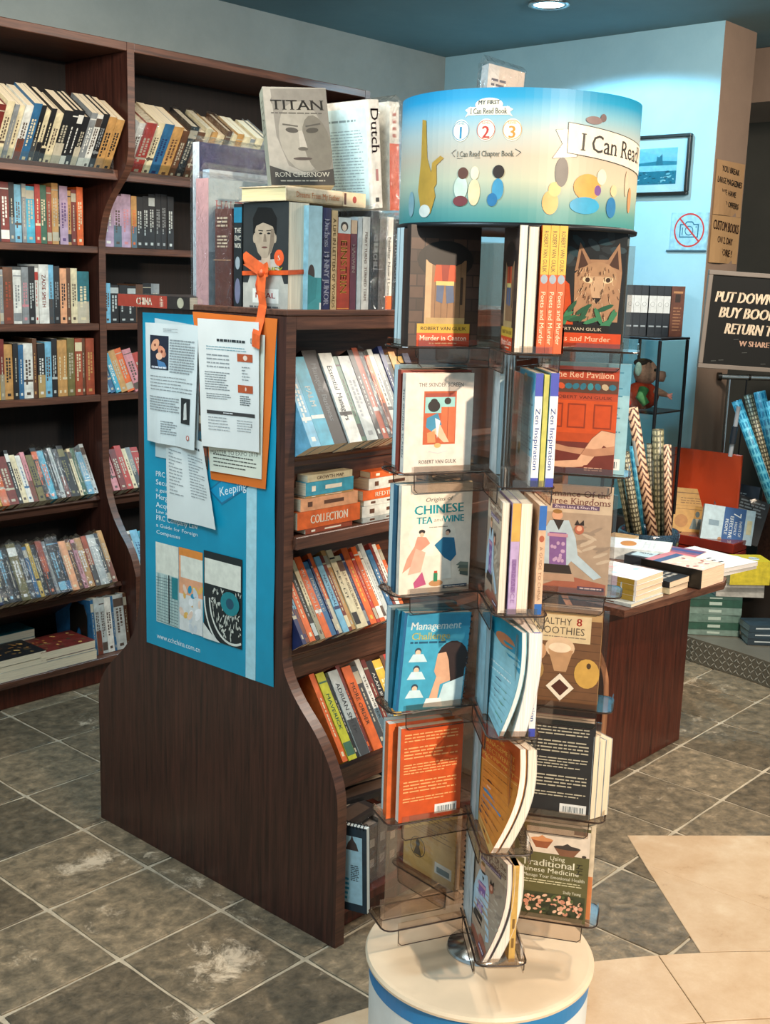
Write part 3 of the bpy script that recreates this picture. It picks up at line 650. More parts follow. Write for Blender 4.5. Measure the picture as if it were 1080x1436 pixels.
# blue poster sheet, wavy lower right edge
def sheet(name, pts, off, col, label, cat, group=None, art=None, curl=None, mat=M_PAPER, nu=8, nv=12, th=.0006):
    """pts: four corners (u,v) bl, br, tr, tl on the end panel; curl(s,t)->distance off the panel"""
    f = onpanel(0); mb = MB(); bl, br, tr, tl = pts
    def P(s, t, w):
        u = (bl[0]*(1-s)+br[0]*s)*(1-t)+(tl[0]*(1-s)+tr[0]*s)*t; v = (bl[1]*(1-s)+br[1]*s)*(1-t)+(tl[1]*(1-s)+tr[1]*s)*t
        return f(u, v, off+w+(curl(s, t) if curl else 0))
    mb.grid([[P(i/nu, j/nv, th) for i in range(nu+1)] for j in range(nv+1)], col)
    mb.grid([[P(i/nu, j/nv, 0) for i in range(nu, -1, -1)] for j in range(nv+1)], col)
    for a in ([P(i/nu, 0, 0) for i in range(nu+1)], [P(i/nu, 0, th) for i in range(nu+1)]), ([P(1, j/nv, 0) for j in range(nv+1)], [P(1, j/nv, th) for j in range(nv+1)]), ([P(0, j/nv, th) for j in range(nv+1)], [P(0, j/nv, 0) for j in range(nv+1)]), ([P(i/nu, 1, th) for i in range(nu+1)], [P(i/nu, 1, 0) for i in range(nu+1)]): mb.grid(list(a), col)
    o = mb.build(name, mat, None, smooth=False); tag(o, label, cat, group)
    if art:
        A = Art(lambda s, t, w: P(s, t, th+w), slab=.04 if curl else 0, w0=.0007 if curl else .0003); art(A); A.build('print', o)
    return o
def poster_art(A):
    W_ = '#e4eef0'
    A.rect(.80, .0, .872, .71, '#a9d3de', 1)
    for t, y, s_, w_ in (('PRC Company &', .533, .016, .30), ('Securities Law', .508, .016, .30), ('a guide to the law', .485, .011, .32), ('Mergers &', .465, .016, .20), ('Acquisitions', .440, .016, .26), ('Law and practice', .420, .011, .28), ('PRC Company Law', .401, .016, .34), ('a Guide for Foreign', .378, .011, .34), ('Companies', .357, .012, .20)):
        A.text(t, .096, y, s_, W_, 0, 'l', w_)
    A.text('www.cchchina.com.cn', .092, .034, .017, W_, 0, 'l', .36)
    A.poly([(.52, .515), (.62, .48), (.84, .555), (.74, .60)], '#1d6f93'); A.poly([(.533, .515), (.62, .487), (.825, .555), (.74, .592)], '#1593bd'); A.text('Keeping', .60, .515, .026, W_, 10, 'l', .20)
    # three cover pictures
    f0 = A.fn; A.fn = lambda u, v, w: f0(u, .078+(v-.135)*1.24 if v > .1 else v, w)
    A.rect(.09, .135, .28, .335, '#b9cdc9'); A.rect(.09, .26, .28, .335, '#dcdccf'); rg = random.Random(2)
    for i in range(15): A.line([(.095+i*.0125, .137), (.095+i*.0125+rg.uniform(-.01, .01), .258)], .0022, '#2f6f78')
    for i in range(16): A.line([(.095, .14+i*.0072), (.275, .137+i*.0076)], .0011, '#35575c')
    A.rect(.195, .14, .205, .26, '#1d2b30'); A.rect(.225, .205, .275, .258, '#1c7c86')
    A.rect(.285, .135, .475, .337, '#e3a27c'); A.rect(.30, .265, .475, .32, '#e0dfd2'); A.rect(.285, .318, .475, .337, '#e08a3c'); A.rect(.285, .135, .475, .225, '#d6d8d6')
    for _ in range(22): A.ell(rg.uniform(.30, .46), rg.uniform(.145, .25), rg.uniform(.01, .03), rg.uniform(.004, .012), rg.choice(['#e6c9b5', '#c8cfd4', '#e3b25a', '#ececec', '#1f8fb3']), rg.uniform(-30, 30), 9)
    A.rect(.485, .135, .775, .345, '#1a2326'); A.rect(.492, .268, .765, .328, '#e0dfd2')
    # disc of abstract carved ornament
    cx, cy = .70, .235; rr = []
    def arcpoly(r0, r1, col, a0=115, a1=262):
        p = [(cx+r0*math.cos(R_(a))*1.0, cy+r0*math.sin(R_(a))*.56) for a in range(a0, a1, 6)]; q = [(cx+r1*math.cos(R_(a)), cy+r1*math.sin(R_(a))*.56) for a in range(a0, a1, 6)]
        for i in range(len(p)-1):
            m = [(min(max(u, .485), .775), min(max(v, .135), .267)) for u, v in (p[i], p[i+1], q[i+1], q[i])]; A.mb.face([A.fn(u, v, A.w) for u, v in m], col)
        A.w += A.step
    arcpoly(.215, .205, '#d9dbd2', 180, 290); arcpoly(.175, .165, '#d9dbd2', 180, 300)
    for _ in range(150):
        u, v = rg.uniform(.50, .768), rg.uniform(.145, .262)
        if (u-cx)**2+((v-cy)/.56)**2 < .155**2: A.ell(u, v, rg.uniform(.004, .011), rg.uniform(.0018, .004), '#c9cbc0', rg.uniform(0, 180), 6)
    A.ell(.69, .235, .07, .028, '#17808a', 0, 16); A.ell(.69, .235, .03, .013, '#1d4d63', 0, 12)
    A.poly([(.485, .135), (.62, .135), (.55, .15), (.485, .172)], '#d6d8d2')
    A.fn = f0
tw = MB()
sheet('wall_poster', [(.005, .004), (.502, .010), (.502, .874), (.004, .868)], .0008, '#0a90b2', 'large cyan publisher poster pasted on the bookcase end panel', 'poster', art=poster_art, nu=10, nv=10, mat=M_PAINT,
      curl=lambda s, t: .003*max(0, s-.9)*10*math.sin(t*9)**2)
LT = '#8b9396'
def open_paper(A):
    A.rect(.10, .62, .45, .9, '#1d2436'); A.ell(.20, .82, .085, .045, '#e0a17e', 20); A.ell(.33, .77, .08, .042, '#d98f70', -20); A.ell(.28, .73, .06, .03, '#e8b79a'); A.ell(.2, .82, .02, .012, '#7a3d2c'); A.ell(.33, .77, .02, .012, '#7a3d2c')
    A.poly([(.24, .70), (.38, .68), (.42, .645), (.27, .64)], '#4a7aa8'); A.lines(.13, .625, .42, .65, 1, '#d8dce4', .6, 2)
    A.lines(.47, .60, .95, .88, 13, LT, .5, 5); A.lines(.35, .93, .62, .965, 3, '#98a0a2', .4, 6, .6); A.lines(.10, .44, .93, .575, 5, LT, .28, 7, .5)
    A.lines(.08, .27, .66, .40, 6, LT, .45, 8); A.rect(.70, .20, .90, .41, '#23282a'); A.poly([(.76, .23), (.84, .24), (.82, .38), (.77, .36)], '#cfd2ce')
    A.lines(.32, .08, .62, .20, 6, LT, .45, 9, .5); A.ell(.87, .09, .035, .022, '#b25a4c'); A.ell(.87, .09, .02, .014, '#dfd6d2')
def pm_paper(A):
    A.text('0', .88, .855, .045, '#3a3f42'); A.lines(.32, .83, .78, .855, 1, '#33383b', .8, 3); A.lines(.14, .76, .8, .80, 2, '#6d9aa6', .3, 4); A.lines(.14, .62, .52, .74, 4, '#8a9092', .3, 5)
    A.lines(.10, .45, .52, .60, 8, '#83898b', .4, 6); A.lines(.12, .38, .54, .43, 3, '#83898b', .4, 7)
    A.rect(.65, .69, .90, .75, '#b4532e'); A.ell(.78, .72, .035, .02, '#e6cdbc'); A.rect(.65, .45, .90, .51, '#b4532e'); A.ell(.78, .48, .012, .015, '#e6cdbc'); A.lines(.72, .54, .86, .66, 5, '#8b9192', .3, 8, .6)
    A.lines(.68, .35, .86, .43, 5, '#5d6365', .5, 9, .4); A.rect(.12, .265, .93, .292, '#3c3a3a'); A.lines(.40, .27, .56, .288, 1, '#d8d8d8', .5, 2)
    A.lines(.14, .13, .5, .25, 5, '#9ba1a3', .3, 10); A.lines(.62, .14, .88, .24, 5, '#9ba1a3', .3, 11); A.text('0', .87, .20, .03, '#3a3f42')
def expo(A):
    A.text('MASTER TO EXPO 2010', .93, .17, .030, '#6b6a5c', 2, 'r', .90); A.lines(.08, .035, .90, .14, 4, '#55554c', .32, 4, .3)
def p3(A): A.lines(.10, .86, .88, .91, 1, '#3d4346', .5, 3); A.lines(.08, .28, .40, .8, 14, '#959b9d', .3, 5, .7); A.lines(.55, .30, .92, .8, 15, '#959b9d', .3, 6, .7)
def pu(px, py): p = at(px, py, x=X0-.004); return (2.43-p.y, p.z-.58)
gp = 'papers on the end panel'
sheet('folder', [pu(296, 672), pu(374, 686), pu(389, 447), pu(270, 437)], .0022, '#d9702a', 'orange card folder sheet with an expo leaflet, behind the white pages', 'poster', gp, None, lambda s, t: .001+.004*s*(1-t), mat=M_PAPER)
sheet('leaflet', [pu(297, 660), pu(369, 672), pu(374, 470), pu(285, 460)], .0085, '#dcdccb', 'cream expo leaflet showing below the front white page', 'paper', gp, expo)
sheet('leaflet', [pu(279, 655), pu(292, 659), pu(290, 470), pu(279, 470)], .0045, '#4e4038', 'narrow dark leaflet edge showing between the two white pages', 'paper', gp, lambda A: [A.rect(.1, .1+i*.12, .9, .16+i*.12, ['#8a4a33', '#2f5a66', '#b7a890', '#3a2a26', '#a14a34', '#7c8a8a', '#c7b49a'][i]) for i in range(7)])
sheet('paper', [pu(218, 640), pu(276, 652), pu(283, 458), pu(217, 446)], .0035, '#c6d2d2', 'grey-blue page mostly covered, lowest at the left of the poster', 'paper', gp)
sheet('paper', [pu(237, 726), pu(308, 742), pu(285, 620), pu(233, 600)], .005, '#d3d8d6', 'white price list hanging slanted below the other pages', 'paper', gp, p3, lambda s, t: .010*(1-t)*(.4+.6*s)+.002*math.sin(s*7), nu=12)
sheet('paper', [pu(211, 617), pu(279, 631), pu(283, 457), pu(208, 452)], .0125, '#ced6d6', 'white page with a flower picture, left on the poster', 'paper', gp, open_paper, lambda s, t: .006*(1-t)*math.sin(s*5)**2+.001*math.sin(s*9), nu=12)
sheet('paper', [pu(292, 624), pu(369, 634), pu(369, 452), pu(283, 446)], .0165, '#dcdcd8', 'white page with two rust boxes, right over the orange folder', 'paper', gp, pm_paper, lambda s, t: .012*max(0, .35-s)*(1-t)*1.6+.003*math.sin(s*6)*(1-t), nu=14)

# ---------------------------------------------------------------- books displayed on top of the centre bookcase
ZT = 1.4615; gt = 'books on top of the centre bookcase'
def flat(c, seed=0, n=0):
    return lambda A, d, h: None
def face_print(A, cx, cy, s, skin, hair, shade, tilt=0):           # a plain generic portrait
    A.ell(cx, cy+.06*s, .35*s, .46*s, hair, tilt, 22)
    for k in (-1, 1): A.ell(cx+k*.30*s, cy-.08*s, .05*s, .10*s, skin, 0, 12)
    A.poly([(cx-.29*s, cy+.12*s), (cx-.28*s, cy-.18*s), (cx-.20*s, cy-.36*s), (cx-.07*s, cy-.47*s), (cx+.07*s, cy-.47*s), (cx+.20*s, cy-.36*s), (cx+.28*s, cy-.18*s), (cx+.29*s, cy+.12*s), (cx+.22*s, cy+.28*s), (cx-.05*s, cy+.33*s), (cx-.22*s, cy+.22*s)], skin); A.poly([(cx+.10*s, cy-.42*s), (cx+.20*s, cy-.34*s), (cx+.28*s, cy-.16*s), (cx+.28*s, cy+.1*s), (cx+.18*s, cy+.1*s), (cx+.16*s, cy-.14*s)], shade); A.poly([(cx-.33*s, cy-.02*s), (cx-.25*s, cy+.16*s), (cx-.05*s, cy+.22*s), (cx+.08*s, cy+.19*s), (cx+.24*s, cy+.14*s), (cx+.33*s, cy-.04*s), (cx+.36*s, cy+.3*s), (cx+.2*s, cy+.5*s), (cx-.2*s, cy+.52*s), (cx-.36*s, cy+.3*s)], hair); 
    for k in (-1, 1): A.ell(cx+k*.12*s, cy+.01*s, .05*s, .018*s, hair, 0, 10); A.line([(cx+k*.05*s, cy+.06*s), (cx+k*.19*s, cy+.07*s)], .018*s, hair)
    A.poly([(cx-.02*s, cy), (cx+.03*s, cy), (cx+.06*s, cy-.15*s), (cx-.04*s, cy-.15*s)], shade); A.ell(cx, cy-.26*s, .09*s, .02*s, '#6a3f38', 0, 10)
def gift_front(A, d, h):
    A.rect(0, 0, d, h, '#2b2e2f'); A.rect(0, 0, d, h*.28, '#b0aca2'); A.poly([(d*.05, h*.2), (d*.25, h*.48), (d*.75, h*.50), (d*.97, h*.2)], '#b5b1a6')
    A.poly([(d*.40, h*.40), (d*.62, h*.40), (d*.6, h*.58), (d*.42, h*.58)], '#b9a58f'); face_print(A, d*.48, h*.72, d*.75, '#a5937e', '#0c0b0b', '#7d6c5b')
    A.text('DISNEY', d*.58, h*.40, h*.055, '#b9c23a', 0, 'c', d*.6, bold=.05); A.ell(d*.80, h*.51, .016, .018, '#e0592b'); A.text('5', d*.80, h*.51, .012, '#f0d6c0', bold=.05)
    A.rect(d*.22, h*.10, d*.80, h*.23, '#dedad0'); A.text('NEAL', d*.5, h*.17, h*.05, '#b5342c', 0, 'c', d*.45, bold=.05); A.lines(d*.15, h*.02, d*.85, h*.08, 2, '#555', .5, 4)
def yv(px): return 2.42-(px-203)*.0026
# thin upright books with their spines towards the end panel
def left_facing(label, px0, px1, x, z, h, d, cov, spine=None, front=None, wrap=False, hard=False, tilt=0, pages=CREAM):
    y0, y1 = yv(px0), yv(px1)
    return book(label, T((x, y0, z)) @ Ry(tilt) @ Rz(-90), y0-y1-.001, d, h, cov, front, None, spine, pages, hard, wrap=wrap, group=gt)
o = book('red-spined book about China lying flat at the left end of the centre bookcase top', T((1.765, 2.37, ZT)) @ Rz(-90) @ Matrix(((0, 0, -1, .145), (0, 1, 0, 0), (1, 0, 0, 0), (0, 0, 0, 1))), .030, .22, .29, '#2a2423', None, None,
         lambda A, t, h: [A.rect(0, h*.30, t, h, '#9c3a2c'), A.text('CHINA', t*.5, h*.62, t*.6, '#e7ddc8', -90, 'c', h*.22, bold=.04), A.ell(t*.5, h*.12, t*.42, t*.42, '#a8a48f'), A.lines(t*.1, h*.35, t*.9, h*.40, 3, '#e1d5bd', .4, 1)], group=gt)
left_facing('tall navy art book with white spine, far left of the top display', 233, 243, 1.87, 1.4925, .37, .31, '#232552', lambda A, t, h: A.rect(0, 0, t, h, '#c5d0d6'), wrap=True)
left_facing('grey-white art book in plastic behind the pink-spined one', 262, 272, 1.84, 1.4925, .30, .24, '#aeb6bd', lambda A, t, h: A.rect(0, 0, t, h, '#9fb6c6'), wrap=True)
left_facing('pink-spined wrapped book with grey cover and red lettering', 276, 294, 1.79, ZT, .305, .22, '#8b979b', lambda A, t, h: A.rect(0, 0, t, h, '#c79a9a'), lambda A, d, h: [A.rect(0, h*.45, d, h, '#a3aeb2'), A.text('HAUTE', d*.32, h*.8, .026, '#a8494b', 0, 'c', .10, serif=True)], wrap=True)
left_facing('brown leather-look book in crinkled plastic with gilt spine lettering', 298, 322, 1.80, ZT, .235, .16, '#5c2c22', lambda A, t, h: [A.lines(t*.2, h*.62, t*.8, h*.75, 4, '#cdb79a', .5, 3), A.lines(t*.2, h*.82, t*.8, h*.93, 3, '#cdb79a', .5, 2), A.rect(0, h*.5, t, h*.51, '#b98d64')], wrap=True, hard=True)
left_facing('dark encyclopedia with a portrait strip, left of the ribboned gift book', 324, 335, 1.80, ZT, .245, .17, '#1c2226', lambda A, t, h: [A.rect(0, h*.83, t, h*.97, '#1f6f8c'), A.text('THE', t*.5, h*.76, t*.42, '#d8d3c4', 0, 'c', t*.8), A.text('ENC', t*.5, h*.69, t*.42, '#d8d3c4', 0, 'c', t*.8), A.text('WOR', t*.5, h*.62, t*.42, '#d8d3c4', 0, 'c', t*.8), A.ell(t*.5, h*.46, t*.3, h*.06, '#8f9aa0'), A.ell(t*.5, h*.2, t*.35, h*.12, '#6d6f86')])
dz = book('thick biography with a portrait cover tied with an orange ribbon', T((1.862, yv(337), ZT)) @ Rz(180), .062, yv(337)-yv(395), .247, '#d3c6ad', gift_front, None, None, '#e4d8c2', group=gt)
# orange ribbon round the gift book
rbn = MB(); ya, yb = yv(337)+.0015, yv(395)-.0015; xa_, xb_ = 1.7975, 1.8645; zr = ZT+.085
rbn.grid([[(xa_, ya, zr+.01*k), (xa_, yb, zr+.004+.01*k), (xb_, yb, zr+.008+.01*k), (xb_, ya, zr+.01*k)] for k in (0, 1)], '#d65520', 0, True)
rbo = rbn.build('ribbon', M_COVER); tag(rbo, 'orange satin ribbon tied in a bow round the portrait biography', 'ribbon')
kx, ky, kz = 1.789, yv(368), zr+.006
def strip(name, pts, w, col='#e0602a'):
    m = MB(); pts = [Vector(p) for p in pts]
    m.grid([[p+Vector((.0, w/2, .003)), p+Vector((0, -w/2, -.003))] for p in pts], col); m.grid([[p+Vector((.0006, -w/2, -.003)), p+Vector((.0006, w/2, .003))] for p in pts], col)
    m.build(name, M_COVER, rbo)
m = MB()
for sg, ln in ((1, .055), (-1, .030)):
    lp = [Vector((kx-.012*math.sin(math.pi*i/8), ky+sg*ln*math.sin(math.pi*i/8)*(1 if i < 5 else .9), kz+.03*math.sin(math.pi*i/8)*(1 if sg > 0 else .2)+(.008 if i > 4 else 0))) for i in range(9)]
    m.grid([[p+Vector((0, 0, .012)), p-Vector((0, 0, .012))] for p in lp], '#e0602a')
m.ball((kx-.004, ky, kz), .010, 10, 6, '#d65520'); m.build('bow', M_COVER, rbo, smooth=True)
strip('ribbon_tail', [(kx-.006, ky-.003, kz), (kx-.012, ky-.006, kz-.04), (kx-.010, ky-.010, kz-.07), (kx-.018, ky-.012, kz-.10), (1.756, ky-.014, kz-.135), (1.7545, ky-.015, kz-.165)], .026)
strip('ribbon_tail', [(kx-.006, ky+.003, kz), (kx-.009, ky+.008, kz-.03), (kx-.006, ky+.006, kz-.05)], .018, '#c94a1c')
# right-hand row: spines face the room's right
def xv(px): return at(px, 446, y=1.915).x
def lb(A, t, h): A.rect(0, h*.2, t, h, '#9fc4cf'); A.rect(0, 0, t, h*.35, '#3c8f96'); A.ell(t*.25, h*.38, t*.25, h*.09, '#3a2d2c'); A.poly([(0, h*.1), (t*.6, h*.16), (t*.7, h*.34), (0, h*.38)], '#2f7f86'); A.rect(t*.88, h*.05, t, h*.12, '#dfe6e2')
def T_(txt, ink, w=.75, s=.5, extra=None):
    def f(A, t, h):
        if extra: extra(A, t, h)
        A.text(txt, t*.5, h*(.5 if w > .5 else .6), t*s, ink, -90, 'c', h*w, serif=True, bold=.02)
    return f
items = [(427, 446, 'pale blue book with a figure in a teal dress, right of the ribboned biography', '#8fb9c6', .242, lb, 0), (447, 461, 'navy biography with pale cursive title on the spine', '#1c2350', .240, T_('Duchess  PENNY JUNOR', '#c9cbe0', .8, .55), 0),
 (461.5, 470, 'cream gilt-lettered spine next to the navy biography', '#bda277', .236, T_('A LIFE IN LETTERS OF WORDS', '#6b5326', .85), 0),
 (470.5, 488, 'brick-red Einstein biography on top of the centre bookcase', '#9c3520', .222, T_('EINSTEIN', '#d9a24a', .55, .5, lambda A, t, h: [A.rect(0, h*.84, t, h, '#b9c4c4'), A.ell(t*.5, h*.91, t*.3, h*.05, '#2b2625'), A.ell(t*.5, h*.9, t*.18, h*.035, '#cfc0ae'), A.rect(0, h*.07, t, h*.075, '#d9a24a')]), 0),
 (488.5, 497, 'purple-brown Darwin biography on top of the centre bookcase', '#5a2b3d', .218, T_('DARWIN', '#d7c7c0', .3, .5, lambda A, t, h: A.rect(0, h*.86, t, h, '#c2a88c')), 0), (498, 504, 'thin pale grey book next to the white one', '#aab4b8', .226, None, 0),
 (504.5, 515, 'white book with faint red title on top of the centre bookcase', '#c9c9c3', .228, T_('PERRY TURNS  TURNED TERM', '#7a5a50', .7, .35), 0), (516, 527, 'black book in plastic on top of the centre bookcase', '#22262a', .243, T_('CHURCHILL', '#c4c8cb', .35, .5), 1),
 (528, 537, 'grey-brown book in plastic beside the black one', '#6d625a', .226, None, 1), (538, 547, 'white spine with an orange foot on top of the centre bookcase', '#d5d3cb', .232, T_('Neither Now I Love', '#4a4a4a', .6, .4, lambda A, t, h: [A.rect(0, h*.05, t, h*.2, '#dd6a35'), A.rect(0, 0, t, h*.06, '#5366a0')]), 0),
 (547.5, 556, 'black wrapped book beside the orange-footed spine', '#23282b', .228, T_('ANTHOLOGY', '#a9aeb0', .5, .4), 1),]
for a, b, lab, c, h, sp, wr in items:
    xx0, xx1 = xv(a), xv(b); book(lab, T((xx0, 1.912 if a > 430 else 1.906, ZT)), xx1-xx0-.0008, .155, h, c, None, None, sp, CREAM, wrap=bool(wr), group=gt, hard=(a in (447, 516)))
zb = ZT+.2535
book('cream book lying flat across the upright row, under the tilted portrait book', T((1.80, 1.925, zb-.0045)) @ Rz(2) @ Matrix(((0, 0, -1, .255), (0, 1, 0, 0), (1, 0, 0, 0), (0, 0, 0, 1))), .032, .15, .26, '#c9b698', None, None,
     lambda A, t, h: [A.text('Dreams From My Father', t*.5, h*.62, t*.38, '#b5652c', -90, 'c', h*.55, serif=True), A.rect(0, h*.0, t, h*.3, '#d9c6a4'), A.ell(t*.5, h*.15, t*.25, t*.22, '#a5443a'), A.rect(t*.1, h*.26, t*.9, h*.29, '#5c3328')], '#dcca9c', hard=True, group=gt)
def titan(A, d, h):
    A.rect(0, 0, d, h, '#848077'); A.ell(d*.50, h*.86, d*.40, h*.10, '#58544e', 0); A.poly([(d*.12, h*.98), (d*.15, h*.5), (d*.3, h*.2), (d, h*.0), (d, h*.99)], '#67635c')
    A.ell(d*.55, h*.50, d*.36, h*.36, '#7d796f', 4); A.ell(d*.78, h*.42, d*.22, h*.30, '#5c584f', 8); A.ell(d*.40, h*.56, d*.10, h*.028, '#36332e', -6); A.ell(d*.72, h*.56, d*.10, h*.028, '#33302a', 6)
    A.line([(d*.26, h*.62), (d*.50, h*.60)], h*.016, '#423e38'); A.line([(d*.62, h*.60), (d*.86, h*.63)], h*.016, '#3b3833')
    A.poly([(d*.50, h*.55), (d*.56, h*.56), (d*.62, h*.38), (d*.5, h*.36)], '#918c82'); A.ell(d*.55, h*.37, d*.08, h*.02, '#45413a'); A.ell(d*.53, h*.27, d*.15, h*.016, '#382e2a'); A.poly([(0, 0), (d, 0), (d, h*.17), (d*.45, h*.10), (0, h*.2)], '#272522')
    A.text('TITAN', d*.52, h*.82, h*.105, '#1c1a16', 0, 'c', d*.84, serif=True, bold=.02); A.text('RON CHERNOW', d*.5, h*.11, h*.05, '#9f9b8f', 0, 'c', d*.86, serif=True); A.lines(d*.1, h*.72, d*.9, h*.75, 1, '#423e38', .4, 2); A.lines(d*.15, h*.03, d*.85, h*.06, 1, '#8b877c', .4, 3)
book('thick grey portrait biography titled Titan leaning back on top of the flat cream book', T((1.865, 2.055, zb+.030)) @ Rz(238) @ Ry(-16) @ Rx(3) @ T((-.02, -.0, 0)), .040, .150, .232, '#8e897c', titan, None, lambda A, t, h: [A.rect(0, 0, t, h, '#7b8379'), A.text('TITAN', t*.5, h*.72, t*.55, '#2a2c2a', -90, 'c', h*.4, serif=True)], CREAM, group=gt)
def dutch_sheet(A, d, h): A.rect(d*.06, h*.03, d*.97, h*.93, '#b3cdd2'); A.lines(d*.3, h*.80, d*.8, h*.84, 1, '#6c8086', .5, 3); A.lines(d*.14, h*.12, d*.9, h*.74, 22, '#80959b', .35, 4)
book('tall white book titled Dutch with a typed blue sheet on its side', T((xv(524), 1.93, zb-.004)) @ Ry(-6), .038, .20, .245, '#c9c8c2', None, dutch_sheet, lambda A, t, h: [A.text('Dutch', t*.5, h*.72, t*.72, '#4d2a35', -90, 'c', h*.42, serif=True, bold=.01), A.lines(t*.4, h*.2, t*.62, h*.42, 1, '#9a6a6a', .5, 2), A.rect(t*.3, h*.06, t*.6, h*.1, '#333')], CREAM, hard=True, group=gt)
book('white book with an orange-red lower half, rightmost of the two standing on the row', T((xv(551), 1.935, zb-.004)) @ Ry(-3), .034, .19, .25, '#d0cfc4', None, None, lambda A, t, h: [A.rect(0, 0, t, h*.62, '#c75a38'), A.lines(t*.3, h*.66, t*.7, h*.92, 4, '#a9685a', .5, 3)], CREAM, wrap=True, group=gt)

# ---------------------------------------------------------------- rotating book stand
AX, AY = 1.666, 1.21; RC = 216.0
sp = empty('book_spinner', T((AX, AY, 0)))
tag(sp, 'tall rotating book stand with smoky acrylic pockets, printed drum header and white round base', 'book stand')
m = MB(); m.lathe([(.0001, 0), (.212, 0), (.214, .225)], 96, col='#cfd9dc'); m.lathe([(.2145, .222), (.2155, .259)], 96, col='#1279b8')
m.lathe([(.2155, .259), (.222, .261), (.2225, .266), (.219, .2715), (.212, .2722), (.0001, .2722)], 96, col='#d3c3aa'); bd = m.build('base_drum', M_PAINT, sp, smooth=False)
A = Art(lambda u, v, w: ((.2142+w+.0004)*math.cos(R_(RC)+u/.214), (.2142+w+.0004)*math.sin(R_(RC)+u/.214), v)); A.lines(-.20, .13, -.13, .18, 1, '#3b7fb0', .3, 3); A.lines(-.21, .07, -.08, .17, 4, '#5a6f86', .22, 5, .5); A.build('drum_print', bd)
m = MB(); m.tube([(0, 0, .272), (0, 0, 1.66)], .014, 16); m.build('pole', M_CHROME, sp, smooth=True)
m = MB(); m.lathe([(.0001, .290), (.03, .289), (.034, .284), (.062, .281), (.064, .2725)], 32); m.build('pole_flange', M_CHROME, sp, smooth=True)
# header drum
RH = .2
m = MB(); n = 96
def hm():
    mt, nt, b = newmat('header_gradient_print'); L = nt.links.new
    tc = nd(nt, 'ShaderNodeTexCoord'); s = nd(nt, 'ShaderNodeSeparateXYZ'); L(tc.outputs['Object'], s.inputs[0]); mr = nd(nt, 'ShaderNodeMapRange'); mr.inputs[1].default_value = 1.64; mr.inputs[2].default_value = 1.84; L(s.outputs['Z'], mr.inputs[0])
    cr = nd(nt, 'ShaderNodeValToRGB'); e = cr.color_ramp.elements; e[0].position = 0; e[0].color = (*hx('#377f80'), 1); e[1].position = 1; e[1].color = (*hx('#0a83b0'), 1)
    for p, c in ((.10, '#568c88'), (.32, '#aeb19a'), (.50, '#b8a995'), (.68, '#a9b2ae'), (.82, '#74a9bd'), (.93, '#1f8db8')): q = e.new(p); q.color = (*hx(c), 1)
    L(mr.outputs[0], cr.inputs[0]); L(cr.outputs[0], b.inputs['Base Color']); b.inputs['Roughness'].default_value = .5; return mt
m.lathe([(RH-.003, 1.64), (RH, 1.64), (RH, 1.84), (RH-.003, 1.84), (RH-.003, 1.64)], n); hd = m.build('header_drum', hm(), sp, smooth=False)
m = MB(); m.lathe([(.0001, 1.636), (.195, 1.636), (.205, 1.632), (.206, 1.638), (.197, 1.642)], n, col='#2f5f60'); m.build('header_rim', M_DARKM, sp, smooth=True)
m = MB(); m.lathe([(.0001, 1.71), (.196, 1.71)], n, col='#2f4a55'); m.build('header_floor', M_PAINT, sp)
A = Art(lambda u, v, w: ((RH+w)*math.cos(R_(RC)+u/RH), (RH+w)*math.sin(R_(RC)+u/RH), 1.64+v), .00001, .0003, .004)
INK = '#3a3a3a'; IV = '#ded8c4'
for (u0, u1, v0, v1, bow) in ((-.083, -.018, .160, .172, 1),):
    A.poly([(u0-.006, v0-.003), (u0+.004, v0+.002), (u0+.004, v1+.001), (u0-.006, v1-.004), (u0-.001, (v0+v1)/2-.002)], IV); A.poly([(u1+.006, v0-.003), (u1-.004, v0+.002), (u1-.004, v1+.001), (u1+.006, v1-.004), (u1+.001, (v0+v1)/2-.002)], IV)
    A.rect(u0, v0, u1, v1, IV, 16)
A.ell(-.050, .175, .022, .010, IV, 0, 24); A.w += .0002; A.text('MY FIRST', -.050, .1785, .0065, INK, 0, 'c', .034, bold=.04); A.w += .00012; A.text('I Can Read Book', -.0505, .166, .0085, INK, 0, 'c', .058, serif=True)
for u, c, s_ in ((-.095, '#2c7fa8', '1'), (-.053, '#b6352c', '2'), (-.012, '#c8843a', '3')):
    A.w = .0005; A.ell(u, .138, .0145, .0165, IV, 0, 28); A.w += .0001; A.ring(u, .138, .0145, .0009, c); A.text(s_, u, .135, .0185, c, serif=True, bold=.03); A.text('LEVEL', u, .1485, .0035, c, 0, 'c', .013)
A.text('I Can Read Chapter Book', -.054, .103, .0085, '#55554a', 0, 'c', .092, serif=True); A.line([(-.104, .099), (-.11, .105), (-.102, .110)], .0008, INK); A.line([(-.004, .099), (.003, .105), (-.006, .110)], .0008, INK); A.line([(-.10, .0965), (-.06, .0965)], .0006, INK)
